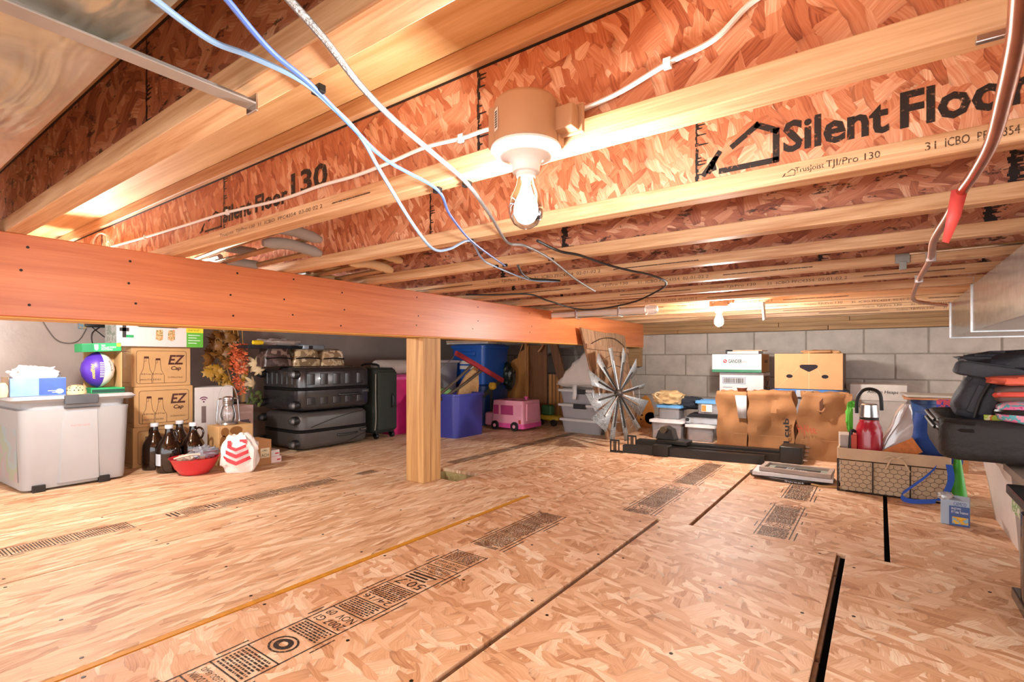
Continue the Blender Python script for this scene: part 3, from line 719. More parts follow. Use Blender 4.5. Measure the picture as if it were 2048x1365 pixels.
blob((-3.42-.1, loc[1]-.01, ZT+.085), (.075, w*.42, .055), 5, .35, 3.2, 34, 18, .7, ZT+.06)
o = blob((0, 0, 0), (.08, w*.43, .055), 5, .35, 3.2, 34, 18, .7, -.02).build('folded_cloth', m_wcloth, None); o.location = (X-.1, loc[1], ZT+.088); tag(o, 'crumpled white cloth heaped in the blue box', 'cloth')
a = atx(3, 770, -3.36); o = MB().lathe([(.0, 0), (.018, .002), (.022, .03), (.02, .055), (.012, .07), (.0, .072)], 14).build('turned_ornament', mat('pale turned wood', '#cdbb96', .6), None); o.location = (-3.40, atx(4, 770, -3.40).y, ZT); tag(o, 'small pale turned wooden piece beside the blue box', 'ornament')
# patterned shell
t = thing('tortoise_shell', 'cream patterned tortoise shell ornament beside the football', 'ornament', (-3.40, atx(156, 770, -3.40).y, ZT), RL)
blob((0, .03, .012), (.043, .04, .04), 2, .04, 2, 22, 12, .9, 0).build('shell', mat('cream shell', '#c9b78d', .6, var=.15), t)
mb = MB(); 
for i in range(7):
    for j in range(4):
        a = -1.2+.4*i+.2*(j % 2); e = .25+.32*j
        n_ = Vector((math.sin(a)*math.cos(e), -math.cos(a)*math.cos(e), math.sin(e))); c = Vector((n_.x*.0445, .03+n_.y*.0415, .012+n_.z*.0415)); u = n_.cross(Vector((0, 0, 1))).normalized()*.005; v = u.cross(n_).normalized()*.0035
        mb.add([c-u, c-v, c+u, c+v], [(0, 1, 2, 3)])
q = mb.build('shell_spots', mat('dark shell spots', '#3a2f20', .7), t); q['kind'] = 'stuff'
# football in its display box
loc, w = LW(163, 246, -3.42, ZT); t = thing('display_box', 'green and brown display box framing the football', 'box', loc, RL)
MB().box(-w*.28, w*.55, 0, .13, 0, .028).build('base_tray', m_green, t, False, .002)
frect(MB(), -w*.26, w*.54, .003, .02).build('base_print', mat('dark green print', '#0d3d33', .5), t, False)
MB().box(-w*.28, w*.55, .122, .13, .028, .235).build('back_panel', m_card, t, False)
MB().box(w*.47, w*.49, .01, .13, .028, .225).build('side_panel', m_card, t, False)
top = MB().box(-w*.42, w*.52, -.005, .13, .225, .27).build('top_tray', m_green, t, False, .002)
top.rotation_euler = (0, -.05, 0)
frect(MB(), -w*.42, -w*.16, .228, .267, -.0062).build('label_panel', mat('deep green print', '#0f7245', .5), top, False)
def onbox(s, x0, x1, z0, z1, mm, par, y=-.0075, nm='printed_word'): return ftext(MB(), s, x0, x1, z0, z1, y).build(nm, mm, par, False)
m_wp = mat('white print', '#e8eef6', .5)
for i, s in enumerate(('TEAM', "COLLECTOR'S", 'FOOTBALL')): onbox(s, w*.02, w*(.12, .38, .3)[i], .253-.011*i, .262-.011*i, m_wp, top)
mb = MB(); mb.add([(x*w, -.0075, z) for x, z in ((-.14, .264), (-.05, .264), (-.05, .24), (-.095, .231), (-.14, .24))], [(0, 1, 2, 3, 4)]); sh = mb.build('shield_badge', m_wp, top, False)
ftext(MB(), 'NFL', -w*.132, -w*.058, .238, .25, -.0085).build('shield_word', m_red, sh, False)
mb = MB(); frect(mb, w*.4, w*.5, .25, .267, -.0075); mb.build('price_sticker', mat('yellow sticker', '#e5d53a', .6), top, False)
t = thing('football', 'purple and white football standing in the green display box', 'ball', (loc[0]-.068, loc[1]-.004, ZT+.0285), RL)
pr = [(.002, 0), (.022, .008), (.045, .03), (.062, .062), (.068, .098), (.062, .134), (.045, .166), (.022, .188), (.002, .196)]
def half(a0, a1, m, nm):
    mb = MB(); n = 16
    mb.loft([[(r*math.cos(a0+(a1-a0)*j/n)*1.12, r*math.sin(a0+(a1-a0)*j/n), z) for j in range(n+1)] for r, z in pr], False, False, False); return mb.build(nm, m, t)
half(PI*.9, PI*1.56, mat('purple leather', '#4b2a9c', .4, var=.06), 'purple_panel'); half(PI*1.56, PI*2.9, mat('white leather', '#dcdad6', .4, var=.04), 'white_panel')
def onball(a, z, r0=.0695):
    k = min(range(len(pr)), key=lambda i: abs(pr[i][1]-z)); i = max(0, min(len(pr)-2, next((q for q in range(len(pr)-1) if pr[q][1] <= z <= pr[q+1][1]), 0)))
    f = (z-pr[i][1])/(pr[i+1][1]-pr[i][1]); r = pr[i][0]*(1-f)+pr[i+1][0]*f+.0015
    return Vector((r*math.cos(a)*1.12, r*math.sin(a), z))
mb = MB()
for q in range(9):
    z = .06+.0095*q; mb.tube([onball(PI*(1.47+.02*k), z) for k in range(5)], .0022, 5)
q = mb.build('laces', mat('cream lace', '#efece4', .7), t); q['kind'] = 'stuff'
def ballword(s, a, z0, z1, wa, m, nm):
    vs, fs = textmesh(s); MB().add([onball(a-wa/2*PI+(1-v)*wa*PI, z1-(z1-z0)*u) for u, v in vs], fs).build(nm, m, t, False)
ballword('Wilson', PI*1.34, .05, .13, .075, mat('gold print', '#e6c13d', .5), 'printed_word')
ballword('Barry', PI*1.71, .09, .145, .06, m_blk, 'signature')
# three bottle cartons
loc, w = LW(265, 383, -3.64); d = .21
def bottle_print(o, w, h, hide=False):
    mb = MB(); rframe(mb, -w*.42, w*.42, h*.08, h*.90, .014, .0022); mb.build('printed_border', m_brown, o, False)
    for cx, s, nm in ((-w*.26, 1.0, 0), (-w*.07, .93, 0)):
        mb = MB(); z0 = h*.09; H_ = h*.67*s
        P = [(-.034, 0), (-.034, .30), (-.03, .36), (-.018, .52), (-.0125, .78), (-.0125, .96), (.0125, .96), (.0125, .78), (.018, .52), (.03, .36), (.034, .30), (.034, 0)]
        fline(mb, [(cx+x, z0+z*H_) for x, z in P], .002); frect(mb, cx-.0125, cx+.0125, z0+.92*H_, z0+1.0*H_, -.0013)
        fline(mb, [(cx-.003, z0+.9*H_), (cx-.003, z0+.82*H_), (cx-.010, z0+.82*H_)], .0018); q = mb.build('printed_bottle', m_brown, o, False); q['kind'] = 'stuff'
        onbox('EZCap', cx-.026, cx+.026, h*.29, h*.335, m_brown, o, -.0012)
    onbox('SMOOTH', -w*.37, -w*.18, h*.155, h*.195, m_brown, o, -.0012); onbox('SIDES', -w*.15, -w*.02, h*.155, h*.195, m_brown, o, -.0012)
    ftext(MB(), 'EZ', w*.10, w*.36, h*.55, h*.80, -.0012, .012).build('printed_logo', m_brown, o, False); ftext(MB(), 'Cap', w*.14, w*.32, h*.38, h*.51, -.0012, .006).build('printed_logo', m_brown, o, False)
    onbox('12-500mL(16oz.)', w*.10, w*.36, h*.19, h*.245, m_brown, o, -.0012)
for i, (z0, dx, lab) in enumerate(((0, 0, 'brown bottle carton on the floor behind the amber jugs, lowest of three'), (.2445, .004, 'brown bottle carton with printed bottles, middle of the stack'), (.489, -.006, 'brown bottle carton with printed bottles, topmost under the appliance box'))):
    t = thing('bottle_carton', lab, 'box', (loc[0]+(.01 if i == 1 else 0), loc[1]+dx, z0), RL+(.03 if i == 0 else 0), 'bottle cartons')
    o = carton(t, w, d, .2435, m_card); bottle_print(o, w, .2435)
    mb = MB(); pts = [(p[0]+d/2, p[1]+.12) for p in rr(d*.8, .19, .014, 0, 0, 0, 3)]
    n = len(pts)
    for k in range(n):
        (a, c), (b_, e) = pts[k], pts[(k+1) % n]; mb.quad((-w/2-.001, d-a, c-.001), (-w/2-.001, d-b_, e-.001), (-w/2-.001, d-b_, e+.001), (-w/2-.001, d-a, c+.001))
    mb.build('side_border', m_brown, o, False)
    MB().box(-w/2-.0006, w/2+.0006, d/2-.02, d/2+.02, .12, .2437).build('seam_tape', mat('parcel tape', '#b58a55', .3), o, False)
# appliance box on top
loc, w = LW(233, 406, -3.60, .7335); t = thing('appliance_box', 'white and green food sealer box on the bottle cartons', 'box', loc, RL)
h = .26; d = .19; o = carton(t, w, d, h, m_wbox)
frect(MB(), w*.29, w/2, 0, h).build('green_panel', mat('lime green print', '#5db43c', .5, var=.03), o, False)
frect(MB(), w*.285, w/2+.0005, h*.36, h*.47, -.0016).build('yellow_band', mat('yellow print', '#e6d63a', .5), o, False)
onbox('STARTER KIT', w*.31, w*.45, h*.40, h*.44, m_blk, o, -.002); 
for i in range(4): frect(MB(), w*.31, w*.46-.02*(i % 2), h*(.29-.065*i), h*(.305-.065*i), -.0016).build('printed_line', m_wp, o, False)
MB().add([(x, -.0016, z) for x, z in ((-w*.31, h*.62), (w*.22, h*.62), (w*.2, h*.47), (w*.16, h*.445), (-w*.26, h*.45), (-w*.3, h*.48))], [(0, 1, 2, 3, 4, 5)]).build('printed_appliance', mat('charcoal print', '#33302f', .5), o, False)
frect(MB(), -w*.27, w*.17, h*.435, h*.45, -.002).build('printed_slot', mat('silver print', '#c9c9cb', .4), o, False)
for cx in (-w*.04, w*.1):
    MB().add([(cx+x*.03+z*.01, -.002, h*.27+z*.026) for x, z in ((-.9, 1.2), (.2, 1.4), (1.0, -.9), (.6, -1.3), (-.3, -.9))], [(0, 1, 2, 3, 4)]).build('printed_food', patch('fruit print', ['#d9804d', '#e9b98e', '#5d7a3d', '#e0955f'], 90), o, False)
mb = MB(); frect(mb, -w*.44, -w*.4, h*.2, h*.5, -.002); frect(mb, -w*.47, -w*.37, h*.34, h*.42, -.002); mb.build('printed_gun', mat('charcoal print', '#33302f', .5), o, False)
frect(MB(), -w*.40, -w*.32, h*.2, h*.26, -.002).build('printed_tab', m_green, o, False)
MB().quad((-w/2-.001, 0, 0), (-w/2-.001, d, 0), (-w/2-.001, d, h), (-w/2-.001, 0, h)).build('side_print', patch('grey green print', ['#8d9188', '#a3a59e', '#7c8579'], 20), o, False)
# growlers
m_amber = mat('amber glass', '#1e100a', .06, 0, .2, coat=.6); m_gcap = mat('white cap', '#d7dbe2', .4)
def growler(px, py, label, hang, lab):
    a = atz(px, py); t = thing('growler_jug', label, 'jug', a, hang, 'amber growler jugs')
    MB().lathe([(.052, 0), (.062, .006), (.0635, .02), (.0635, .125), (.06, .148), (.046, .178), (.030, .204), (.0205, .226), (.019, .243), (.0185, .256)], 28).build('glass_body', m_amber, t)
    MB().lathe([(.0205, .253), (.0215, .256), (.0215, .27), (.0195, .274)], 20).build('screw_cap', m_gcap, t)
    MB().tube(spline([(.018, 0, .235), (.034, 0, .243), (.052, 0, .236), (.060, 0, .214), (.054, 0, .19), (.044, 0, .178)], 4), .0065, 8).build('finger_handle', m_amber, t)
    if lab:
        th0 = -TH-hang+lab[0]; n = 8
        for (w_, z0, z1, mm, nm) in lab[1]:
            mb = MB(); mb.loft([[(.0642*math.cos(th0-w_+2*w_*j/n-PI/2), .0642*math.sin(th0-w_+2*w_*j/n-PI/2), z) for j in range(n+1)] for z in (z0, z1)], False, False, False); mb.build(nm, mm, t)
    return t
m_lb = mat('bluish paper label', '#c4ccd6', .6, var=.1)
m_kr = mat('kraft shadow label', '#6a5a45', .7)
growler(309, 938, 'amber glass jug with white cap, leftmost behind the front jug', PI*1.02+TH*0, (-.25, [(.34, .045, .057, m_lb, 'label_band'), (.36, .03, .04, m_lb, 'label_band')]))
growler(338, 944, 'amber glass jug with a square white label, in front of the others', PI*.12, (.55, [(.62, .045, .112, m_lb, 'paper_label'), ]))
growler(359, 929, 'amber glass jug with white cap at the back against the carton', PI*.95, None)
growler(386, 936, 'amber glass jug with white cap, rightmost beside the red bowl', PI*.22, (.1, [(.1, .07, .11, m_lb, 'label_band')]))
# white speaker box
loc, w = LW(390, 466, -3.64); t = thing('product_box', 'tall white box printed with a purple wireless symbol', 'box', loc, RL)
h = .47; o = carton(t, w, .2, h, m_wbox)
m_pur = mat('plum print', '#6a2a52', .6); cx = -w*.28
for r0, r1 in ((.033, .026), (.02, .013)):
    mb = MB(); n = 10
    for i in range(n): a0, a1 = PI*.22+PI*.56*i/n, PI*.22+PI*.56*(i+1)/n; mb.add([(cx+r*math.cos(a), -.001, h*.8+r*math.sin(a)) for r, a in ((r0, a0), (r0, a1), (r1, a1), (r1, a0))], [(0, 1, 2, 3)])
    mb.build('printed_arc', m_pur, o, False)
MB().add([(cx+.006*math.cos(2*PI*i/8), -.001, h*.797+.006*math.sin(2*PI*i/8)) for i in range(8)], [tuple(range(8))]).build('printed_dot', m_pur, o, False)
frect(MB(), cx-.014, cx+.014, h*.5, h*.735).build('printed_device', mat('grey brown print', '#6f5f5c', .5, var=.2, scale=4), o, False)
fline(MB(), [(-w*.03, 0), (-w*.03, h)], .0015).build('fold_line', mat('fold shade', '#c7c3c0', .6), o, False)
# pinkish pitcher box
loc, w = LW(463, 507, -3.49); t = thing('product_box', 'mauve box with a printed coffee pitcher behind the lantern', 'box', loc, RL)
h = .345; o = carton(t, w, .14, h, mat('mauve carton', '#a5877f', .6, var=.05)); frect(MB(), -w*.1, w*.3, h*.4, h*.72).build('printed_pitcher', mat('dark plum print', '#43323a', .5, var=.2), o, False); onbox('COFFEE MAKER', -w*.2, w*.42, h*.84, h*.88, mat('faint print', '#d5bdb4', .6), o, -.0012)
frect(MB(), w*.3, w*.36, h*.5, h*.68).build('printed_handle', mat('dark plum print', '#43323a', .5), o, False)
# wooden box with lantern
loc, w = LW(437, 506, -3.31); t = thing('printed_wood_box', 'tan wooden box with brown oval prints under the lantern', 'box', loc, RL)
h = .24; o = carton(t, w, .15, h, mat('pale birch', '#c9a06c', .6, var=.06)); m_ov = mat('brown leather print', '#8a5a24', .6, var=.12)
for cx, cz_, rx, rz_ in ((-w*.32, h*.84, .024, .03), (.0, h*.86, .04, .026), (-w*.36, h*.58, .022, .042)):
    MB().add([(cx+rx*math.cos(2*PI*i/18), -.001, cz_+rz_*math.sin(2*PI*i/18)) for i in range(18)], [tuple(range(18))]).build('printed_oval', m_ov, o, False)
a = Vector((-3.385, (spanx(430, 478, -3.385)[0]+spanx(430, 478, -3.385)[1])/2+.005, .2405)); t = thing('lantern', 'silver wire-framed glass lantern standing on the tan box', 'lantern', a, RL)
m_chr = mat('bright tin', '#c3c6c8', .25, .9)
MB().lathe([(.052, 0), (.056, .004), (.052, .014), (.04, .02), (.036, .026)], 24).build('oil_base', m_chr, t)
MB().lathe([(.034, .026), (.043, .05), (.045, .075), (.036, .11), (.03, .122)], 24, cap=False).build('glass_globe', glassy('lantern glass', '#eef3f5', .12, .03, .10), t)
MB().lathe([(.031, .12), (.033, .124), (.03, .132), (.033, .138), (.03, .145), (.033, .15), (.03, .158), (.034, .162), (.032, .172), (.015, .18), (.0, .181)], 24).build('chimney_cap', m_chr, t)
for s in (-1, 1): MB().tube(spline([(s*.04, 0, .165), (s*.058, 0, .16), (s*.062, 0, .13), (s*.07, 0, .04), (s*.066, 0, .012), (s*.045, 0, .008)], 4), .0055, 8).build('side_tube', m_chr, t)
MB().tube(spline([(-.06, 0, .16), (-.055, .0, .185), (-.035, 0, .235), (.0, 0, .248), (.035, 0, .235), (.055, 0, .185), (.06, 0, .16)], 4), .0018, 5).build('bail_handle', m_steel, t)
mb = MB()
for q in range(6): a_ = PI*q/3; mb.tube([(.047*math.cos(a_), .047*math.sin(a_), .026), (.05*math.cos(a_), .05*math.sin(a_), .07), (.036*math.cos(a_), .036*math.sin(a_), .122)], .0012, 4)
q = mb.build('guard_wire', m_steel, t); q['kind'] = 'stuff'
# red bowl with shells
a = atz(390, 948); t = thing('mixing_bowl', 'red plastic bowl of shells and bags on the floor', 'bowl', a, 0)
m_bowl = mat('red plastic', '#c9303a', .3, var=.05)
MB().lathe([(.055, 0), (.07, .004), (.1, .04), (.122, .09), (.13, .098), (.124, .097), (.115, .088), (.094, .042), (.066, .012), (.001, .01)], 36).build('bowl_body', m_bowl, t)
rd = random.Random(4); m_shell = mat('ivory shell', '#cfc0ab', .6, var=.2)
for i in range(9):
    x, y = rd.uniform(-.07, .03), rd.uniform(-.07, .06); o = blob((0, 0, 0), (rd.uniform(.018, .03), .018, .014), i, .3, 3, 14, 8).build('seashell', m_shell, None); o.location = (a.x+x, a.y+y, .088+rd.uniform(0, .014)); o.rotation_euler = (rd.random(), rd.random(), rd.random()*6)
    tag(o, 'small ivory seashell lying in the red bowl', 'shell', 'shells in the red bowl')
o = blob((0, 0, 0), (.05, .07, .03), 12, .5, 3.4, 26, 14, .7).build('plastic_bag', glassy('cloudy blue bag', '#b9c3d2', .6, .2, .1), None); o.location = (a.x-.015, a.y+.055, .115); tag(o, 'crumpled cloudy blue plastic bag in the red bowl', 'plastic bag')
o = MB().tube(spline([(-.02, -.1, .098), (.02, -.06, .112), (.05, -.03, .12), (.07, .0, .118)], 4), [.006]*13, 7).build('driftwood_stick', m_shell, None); o.location = (a.x, a.y, .0); tag(o, 'pale driftwood stick lying across the red bowl', 'stick')
# white bag with red chevrons
a = atz(477, 946); t = thing('plastic_bag', 'stuffed white plastic bag printed with red chevrons', 'plastic bag', a, TH+.2)
w_, h_ = .098, .215
b_ = blob((0, .03, .1), (w_, .06, .118), 21, .16, 2.6, 36, 20, .75, 0)
b_.build('bag_body', mat('white film', '#e7e1dd', .4, var=.06, bump=.5, bscale=16), t)
m_rp = mat('red film print', '#d23a45', .4)
def cheb(z, hw, th, y):  # band bent in a V over the bag front
    mb = MB(); n = 6
    for s in (-1, 1):
        for i in range(n):
            x0, x1 = s*hw*i/n, s*hw*(i+1)/n; f = lambda x: -.040-.004+.052*(abs(x)/w_)**2.2
            k = .42
            mb.quad((x0, f(x0)+y, z+abs(x0)*k), (x1, f(x1)+y, z+abs(x1)*k), (x1, f(x1)+y, z+th+abs(x1)*k), (x0, f(x0)+y, z+th+abs(x0)*k))
    mb.build('printed_chevron', m_rp, t, False)
cheb(.05, .075, .022, -.0); cheb(.09, .06, .022, -.0); cheb(.13, .05, .018, -.0)
frect(MB(), -.05, -.03, .15, .19, -.028).build('printed_bar', m_rp, t, False); frect(MB(), .012, .05, .165, .195, -.02).build('printed_bar', m_rp, t, False)
# small label carton and white boxes
loc, w = LW(496, 543, -3.10); t = thing('label_carton', 'small brown carton with a cream label beside the white bag', 'box', loc, RL)
o = carton(t, w, .17, .155, m_card2); frect(MB(), w*.02, w*.42, .045, .105).build('paper_label', mat('cream label', '#d8c6a4', .7), o, False); onbox('ACH', w*.06, w*.38, .052, .07, m_blk, o, -.0015); mb = MB()
for s in (0, .5, 1): fline(mb, [(w*(.06+.1*s), .085), (w*(.16+.1*s), .095), (w*(.24+.1*s), .085)], .0012, -.0015)
mb.build('printed_scroll', m_blk, o, False)
MB().box(-w/2, -w/2+.03, .005, .165, .156, .159).build('flap', m_card2, t, False)
for i, (z0, off) in enumerate(((0, 0), (.0405, -.012))):
    loc, w = LW(540, 563, -3.12, z0); t = thing('small_box', ('pale pink and white slim box on the floor by the suitcases', 'white slim box stacked on the pink one by the suitcases')[i], 'box', (loc[0]-.0, loc[1]+off, z0), RL)
    o = carton(t, w, .12, .04, mat('pale pink carton', '#dfc9c6', .6) if i == 0 else m_wbox); frect(MB(), w*.1, w*.4, .014, .022).build('printed_line', m_red, o, False)
# ------------------------------------------------------------------ suitcases
m_shell1 = mat('glossy black shell', '#2c2b2d', .22, 0, .12, 8, .06, 160, coat=.4)
m_shell2 = mat('dark grey ribbed shell', '#4a4644', .35, 0, .1, 8, .12, 240, stretch=(1, 6, 1))
m_rub = mat('black trim', '#151516', .45)
def suitcase(label, loc, w, d, h, m, rz, style):
    """lying flat: x along its length, front long side at y = 0, wheels at the left end"""
    t = thing('suitcase', label, 'suitcase', loc, rz)
    r = .07; cy = d/2; z0 = .012
    def shell(za, zb, nm):
        up = zb > za; e = .035
        s = 1 if up else -1
        return MB().loft([rr(w, d, r, za, 0, cy, 5), rr(w, d, r, zb-s*e, 0, cy, 5), rr(w-.012, d-.012, r, zb-s*e*.5, 0, cy, 5), rr(w-.04, d-.04, r, zb-s*e*.12, 0, cy, 5), rr(w-.08, d-.08, r*.8, zb, 0, cy, 5)] if up else list(reversed([rr(w, d, r, za, 0, cy, 5), rr(w, d, r, zb-s*e, 0, cy, 5), rr(w-.012, d-.012, r, zb-s*e*.5, 0, cy, 5), rr(w-.04, d-.04, r, zb-s*e*.12, 0, cy, 5), rr(w-.08, d-.08, r*.8, zb, 0, cy, 5)]))).build(nm, m, t)
    zm = h*.52
    lo = shell(zm-.012, z0, 'lower_shell'); up = shell(zm+.012, h, 'upper_shell')
    MB().loft([rr(w-.008, d-.008, r, zm-.012, 0, cy, 5), rr(w+.006, d+.006, r, zm-.006, 0, cy, 5), rr(w-.004, d-.004, r, zm, 0, cy, 5), rr(w+.006, d+.006, r, zm+.006, 0, cy, 5), rr(w-.008, d-.008, r, zm+.012, 0, cy, 5)]).build('zip_band', m_rub, t)
    if style == 1:
        for i in range(5):
            x = -w*.36+w*.17*i
            rbox(MB(), x-.032, x+.032, -.007, .012, zm+.03, h-.045, .006, .003).build('raised_panel', m, up)
            rbox(MB(), x-.032, x+.032, -.007, .012, z0+.045, zm-.06, .006, .003).build('raised_panel', m, lo)
            for yy in (.16, .28, .40):
                MB().box(x-.03, x+.03, yy*d/.55-.03, yy*d/.55+.03, h-.004, h+.005).build('raised_panel', m, up, False, .003)
        for i in range(6):
            y = .1+(d-.2)*i/5; MB().box(-w/2-.006, -w/2+.01, y-.012, y+.012, zm+.03, h-.04).build('end_rib', m, up, False, .004)
    else:
        MB().tube(spline([(-w*.35, -.004, h*.62), (-.05, -.005, h*.78), (w*.2, -.004, h*.9), (w*.4, -.002, h*.95)], 5), .0022, 5).build('shell_crease', m_rub, up)
        MB().tube(spline([(-w*.1, -.004, h*.07), (w*.15, -.005, h*.12), (w*.42, -.003, h*.3)], 5), .0022, 5).build('shell_crease', m_rub, lo)
    g = MB(); g.tube(spline([(w*.02, -.004, zm-.05), (w*.04, -.014, zm-.052), (w*.27, -.014, zm-.052), (w*.29, -.004, zm-.05)], 4), .008, 8); g.build('side_handle', m_rub, t)
    MB().box(w*.34, w*.45, -.006, .004, zm-.045, zm-.02).build('lock_plate', m_rub, t, False, .002)
    for i in range(3): MB().box(w*.36+.016*i, w*.36+.016*i+.006, -.0075, -.005, zm-.036, zm-.028).build('lock_dial', m_steel, t, False)
    for y in (.045, d-.045):
        for z in (z0+.045, h-.05):
            wh = thing_part('wheel_housing', MB().lathe([(.03, -.01), (.03, .02), (.022, .035)], 14, c=(-w/2-.0, y, z), M=Matrix.Rotation(-PI/2, 4, 'Y')), m_rub, t)
            MB().lathe([(.006, -.013), (.021, -.013), (.024, -.008), (.024, .008), (.021, .013), (.006, .013)], 18, c=(-w/2-.036, y-.012, z), M=Matrix.Rotation(PI/2, 4, 'X')).build('wheel', mat('wheel grey', '#3a3a3c', .4), wh)
            MB().lathe([(.012, -.0145), (.012, .0145)], 14, c=(-w/2-.036, y-.012, z), M=Matrix.Rotation(PI/2, 4, 'X')).build('wheel_hub', mat('hub grey', '#8b8c8e', .35, .5), wh)
    return t
def thing_part(nm, mb, m, par): return mb.build(nm, m, par)
loc, w = LW(600, 744, -3.30)
suitcase('dark grey hard-shell suitcase lying flat on the floor, lower of two', (loc[0], loc[1]-.015, 0), w*.97, .5, .272, m_shell2, RL, 2)
suitcase('glossy black hard-shell suitcase with raised panels, lying on another', (loc[0]-.005, loc[1]-.0, .273), w*1.0, .53, .325, m_shell1, RL, 1)
# upright soft suitcase
loc, w = LW(748, 794, -3.33); t = thing('suitcase', 'dark green fabric suitcase standing upright beside the stacked suitcases', 'suitcase', loc, RL)
h = .585; m_gf = mat('dark green canvas', '#252b24', .8, 0, .1, 60, .2, 400); d = .38
rbox(MB(), -w/2, w/2, 0, d, .045, h, .035, .02, 4).build('case_body', m_gf, t)
rbox(MB(), -w/2+.03, w/2-.012, -.02, .02, .07, h-.03, .02, .01, 4).build('front_pocket', m_gf, t)
MB().tube(spline([(-w/2+.012, -.006, h-.05), (-w/2+.006, -.012, h*.6), (-w/2+.01, -.012, h*.3), (-w/2+.004, -.006, .08)], 5), .004, 6).build('piping', mat('grey piping', '#8d877c', .6), t)
MB().tube(spline([(w*.2, -.02, h*.62), (w*.2, -.036, h*.59), (w*.2, -.036, h*.47), (w*.2, -.02, h*.44)], 4), .008, 8).build('side_handle', m_rub, t)
MB().tube(spline([(0, .09, h-.004), (0, .1, h+.022), (0, .2, h+.03), (0, .3, h+.022), (0, .31, h-.004)], 4), .009, 8).build('top_handle', m_rub, t)
for x in (-w*.34, w*.34): MB().lathe([(.006, -.012), (.022, -.012), (.024, 0), (.022, .012), (.006, .012)], 16, c=(x, .02, .024), M=Matrix.Rotation(PI/2, 4, 'Y')).build('wheel', m_rub, t)
for x in (-w*.34, w*.34): MB().box(x-.012, x+.012, .01, .05, .024, .06).build('wheel_housing', m_rub, t, False, .003)
# pink tote with a foam roll
t = thing('storage_tote', 'hot pink plastic tote behind the wooden post', 'storage tote', (-3.39, 3.225, 0), RL)
tote(t, .52, .42, .49, mat('hot pink plastic', '#d3216f', .35), mat('pink lid', '#e2579a', .35))
o = MB().lathe([(.03, -.27), (.062, -.262), (.066, -.2), (.066, .24), (.055, .262), (.02, .268)], 22, M=Matrix.Rotation(PI/2, 4, 'X')).build('foam_roll', mat('off white foam', '#d8cfc6', .8), None); o.location = (-3.62, 3.225, .585); tag(o, 'off-white rolled foam pad on the pink tote', 'foam roll')
# pile on the suitcases
ZS = .605
def parcel(px0, px1, X, hh, label, m, seed, dd=.12, strap=True):
    loc, w = LW(px0, px1, X, ZS); t = thing('wrapped_parcel', label, 'parcel', loc, RL)
    mb = MB(); rings = []
    for i in range(7):
        f = i/6; k = 1-.25*f**2
        rings.append([(p[0]*k+.012*noise.noise(Vector((p[0]*30, f*4, seed))), p[1]+.012*noise.noise(Vector((p[0]*40, p[1]*30, seed+f*5))), hh*f) for p in rr(w, dd, .02, 0, 0, dd/2, 4)])
    mb.loft(rings).build('parcel_body', m, t)
    if strap: MB().tube(spline([(-w*.45, -.008, hh*.45), (0, -.01, hh*.5), (w*.43, -.008, hh*.45)], 4), .005, 6).build('strap', m_rub, t)
    blob((0, dd*.4, hh), (w*.36, dd*.32, .014), seed, .4, 4, 18, 8).build('plastic_wrap', glassy('shiny clear wrap', '#fff6ea', .25, .08, .16), t)
parcel(528, 586, -3.5, .125, 'dark wrapped parcel with a black strap on the top suitcase, leftmost', patch('brown stripes', ['#3b2e2b', '#5d4a45', '#46352f', '#8f7a70'], 9, .35, .3, (1, 1, 1)), 3)
parcel(588, 642, -3.5, .125, 'tan plastic-wrapped parcel on the top suitcase, middle one', patch('tan wrap', ['#a88a63', '#cdb48c', '#8d7452', '#e3d3b4'], 8, .3, .3), 8)
parcel(644, 690, -3.5, .12, 'tan plastic-wrapped parcel on the top suitcase, rightmost', patch('pale tan wrap', ['#b49570', '#d8c29d', '#9a7d5b', '#efe3cb'], 10, .3, .3), 14)
loc, w = LW(500, 640, -3.46, ZS+.126); t = thing('folding_tray', 'black plastic tray frame lying on the wrapped parcels', 'tray', loc, RL)
m_btray = mat('blue black plastic', '#20262e', .2)
MB().loft([rr(w, .2, .03, 0, 0, .1), rr(w+.02, .22, .03, .022, 0, .1), rr(w, .2, .03, .022, 0, .1), rr(w-.02, .18, .03, .006, 0, .1)]).build('tray_body', m_btray, t)
rbox(MB(), w*.22, w*.56, -.02, .12, -.002, .034, .015, .006).build('tray_handle', mat('grey blue plastic', '#7d8a97', .2), t)
MB().box(w*.3, w*.36, -.022, -.018, .0, .026).build('label_patch', m_rub, t, False)
o = blob((0, 0, 0), (.06, .16, .028), 33, .35, 3, 28, 12, .7, -.02).build('plastic_sheet', glassy('wrinkled clear sheet', '#efe6e0', .4, .1, .15), None); o.location = (-3.55, loc[1]-.01, ZS+.17); tag(o, 'bunched clear plastic sheet lying on the black tray', 'plastic sheet')
a_ = atx(517, 682, -3.45); o = MB().lathe([(.001, -.04), (.014, -.034), (.017, 0), (.014, .034), (.001, .04)], 14, M=Matrix.Rotation(PI/2, 4, 'X')).build('yellow_roll', mat('yellow plastic', '#d8b91c', .4), None); o.location = (-3.46, a_.y, ZS+.166); tag(o, 'small yellow roll lying on the black tray', 'roll')
loc, w = LW(478, 514, -3.5, ZS-.05)
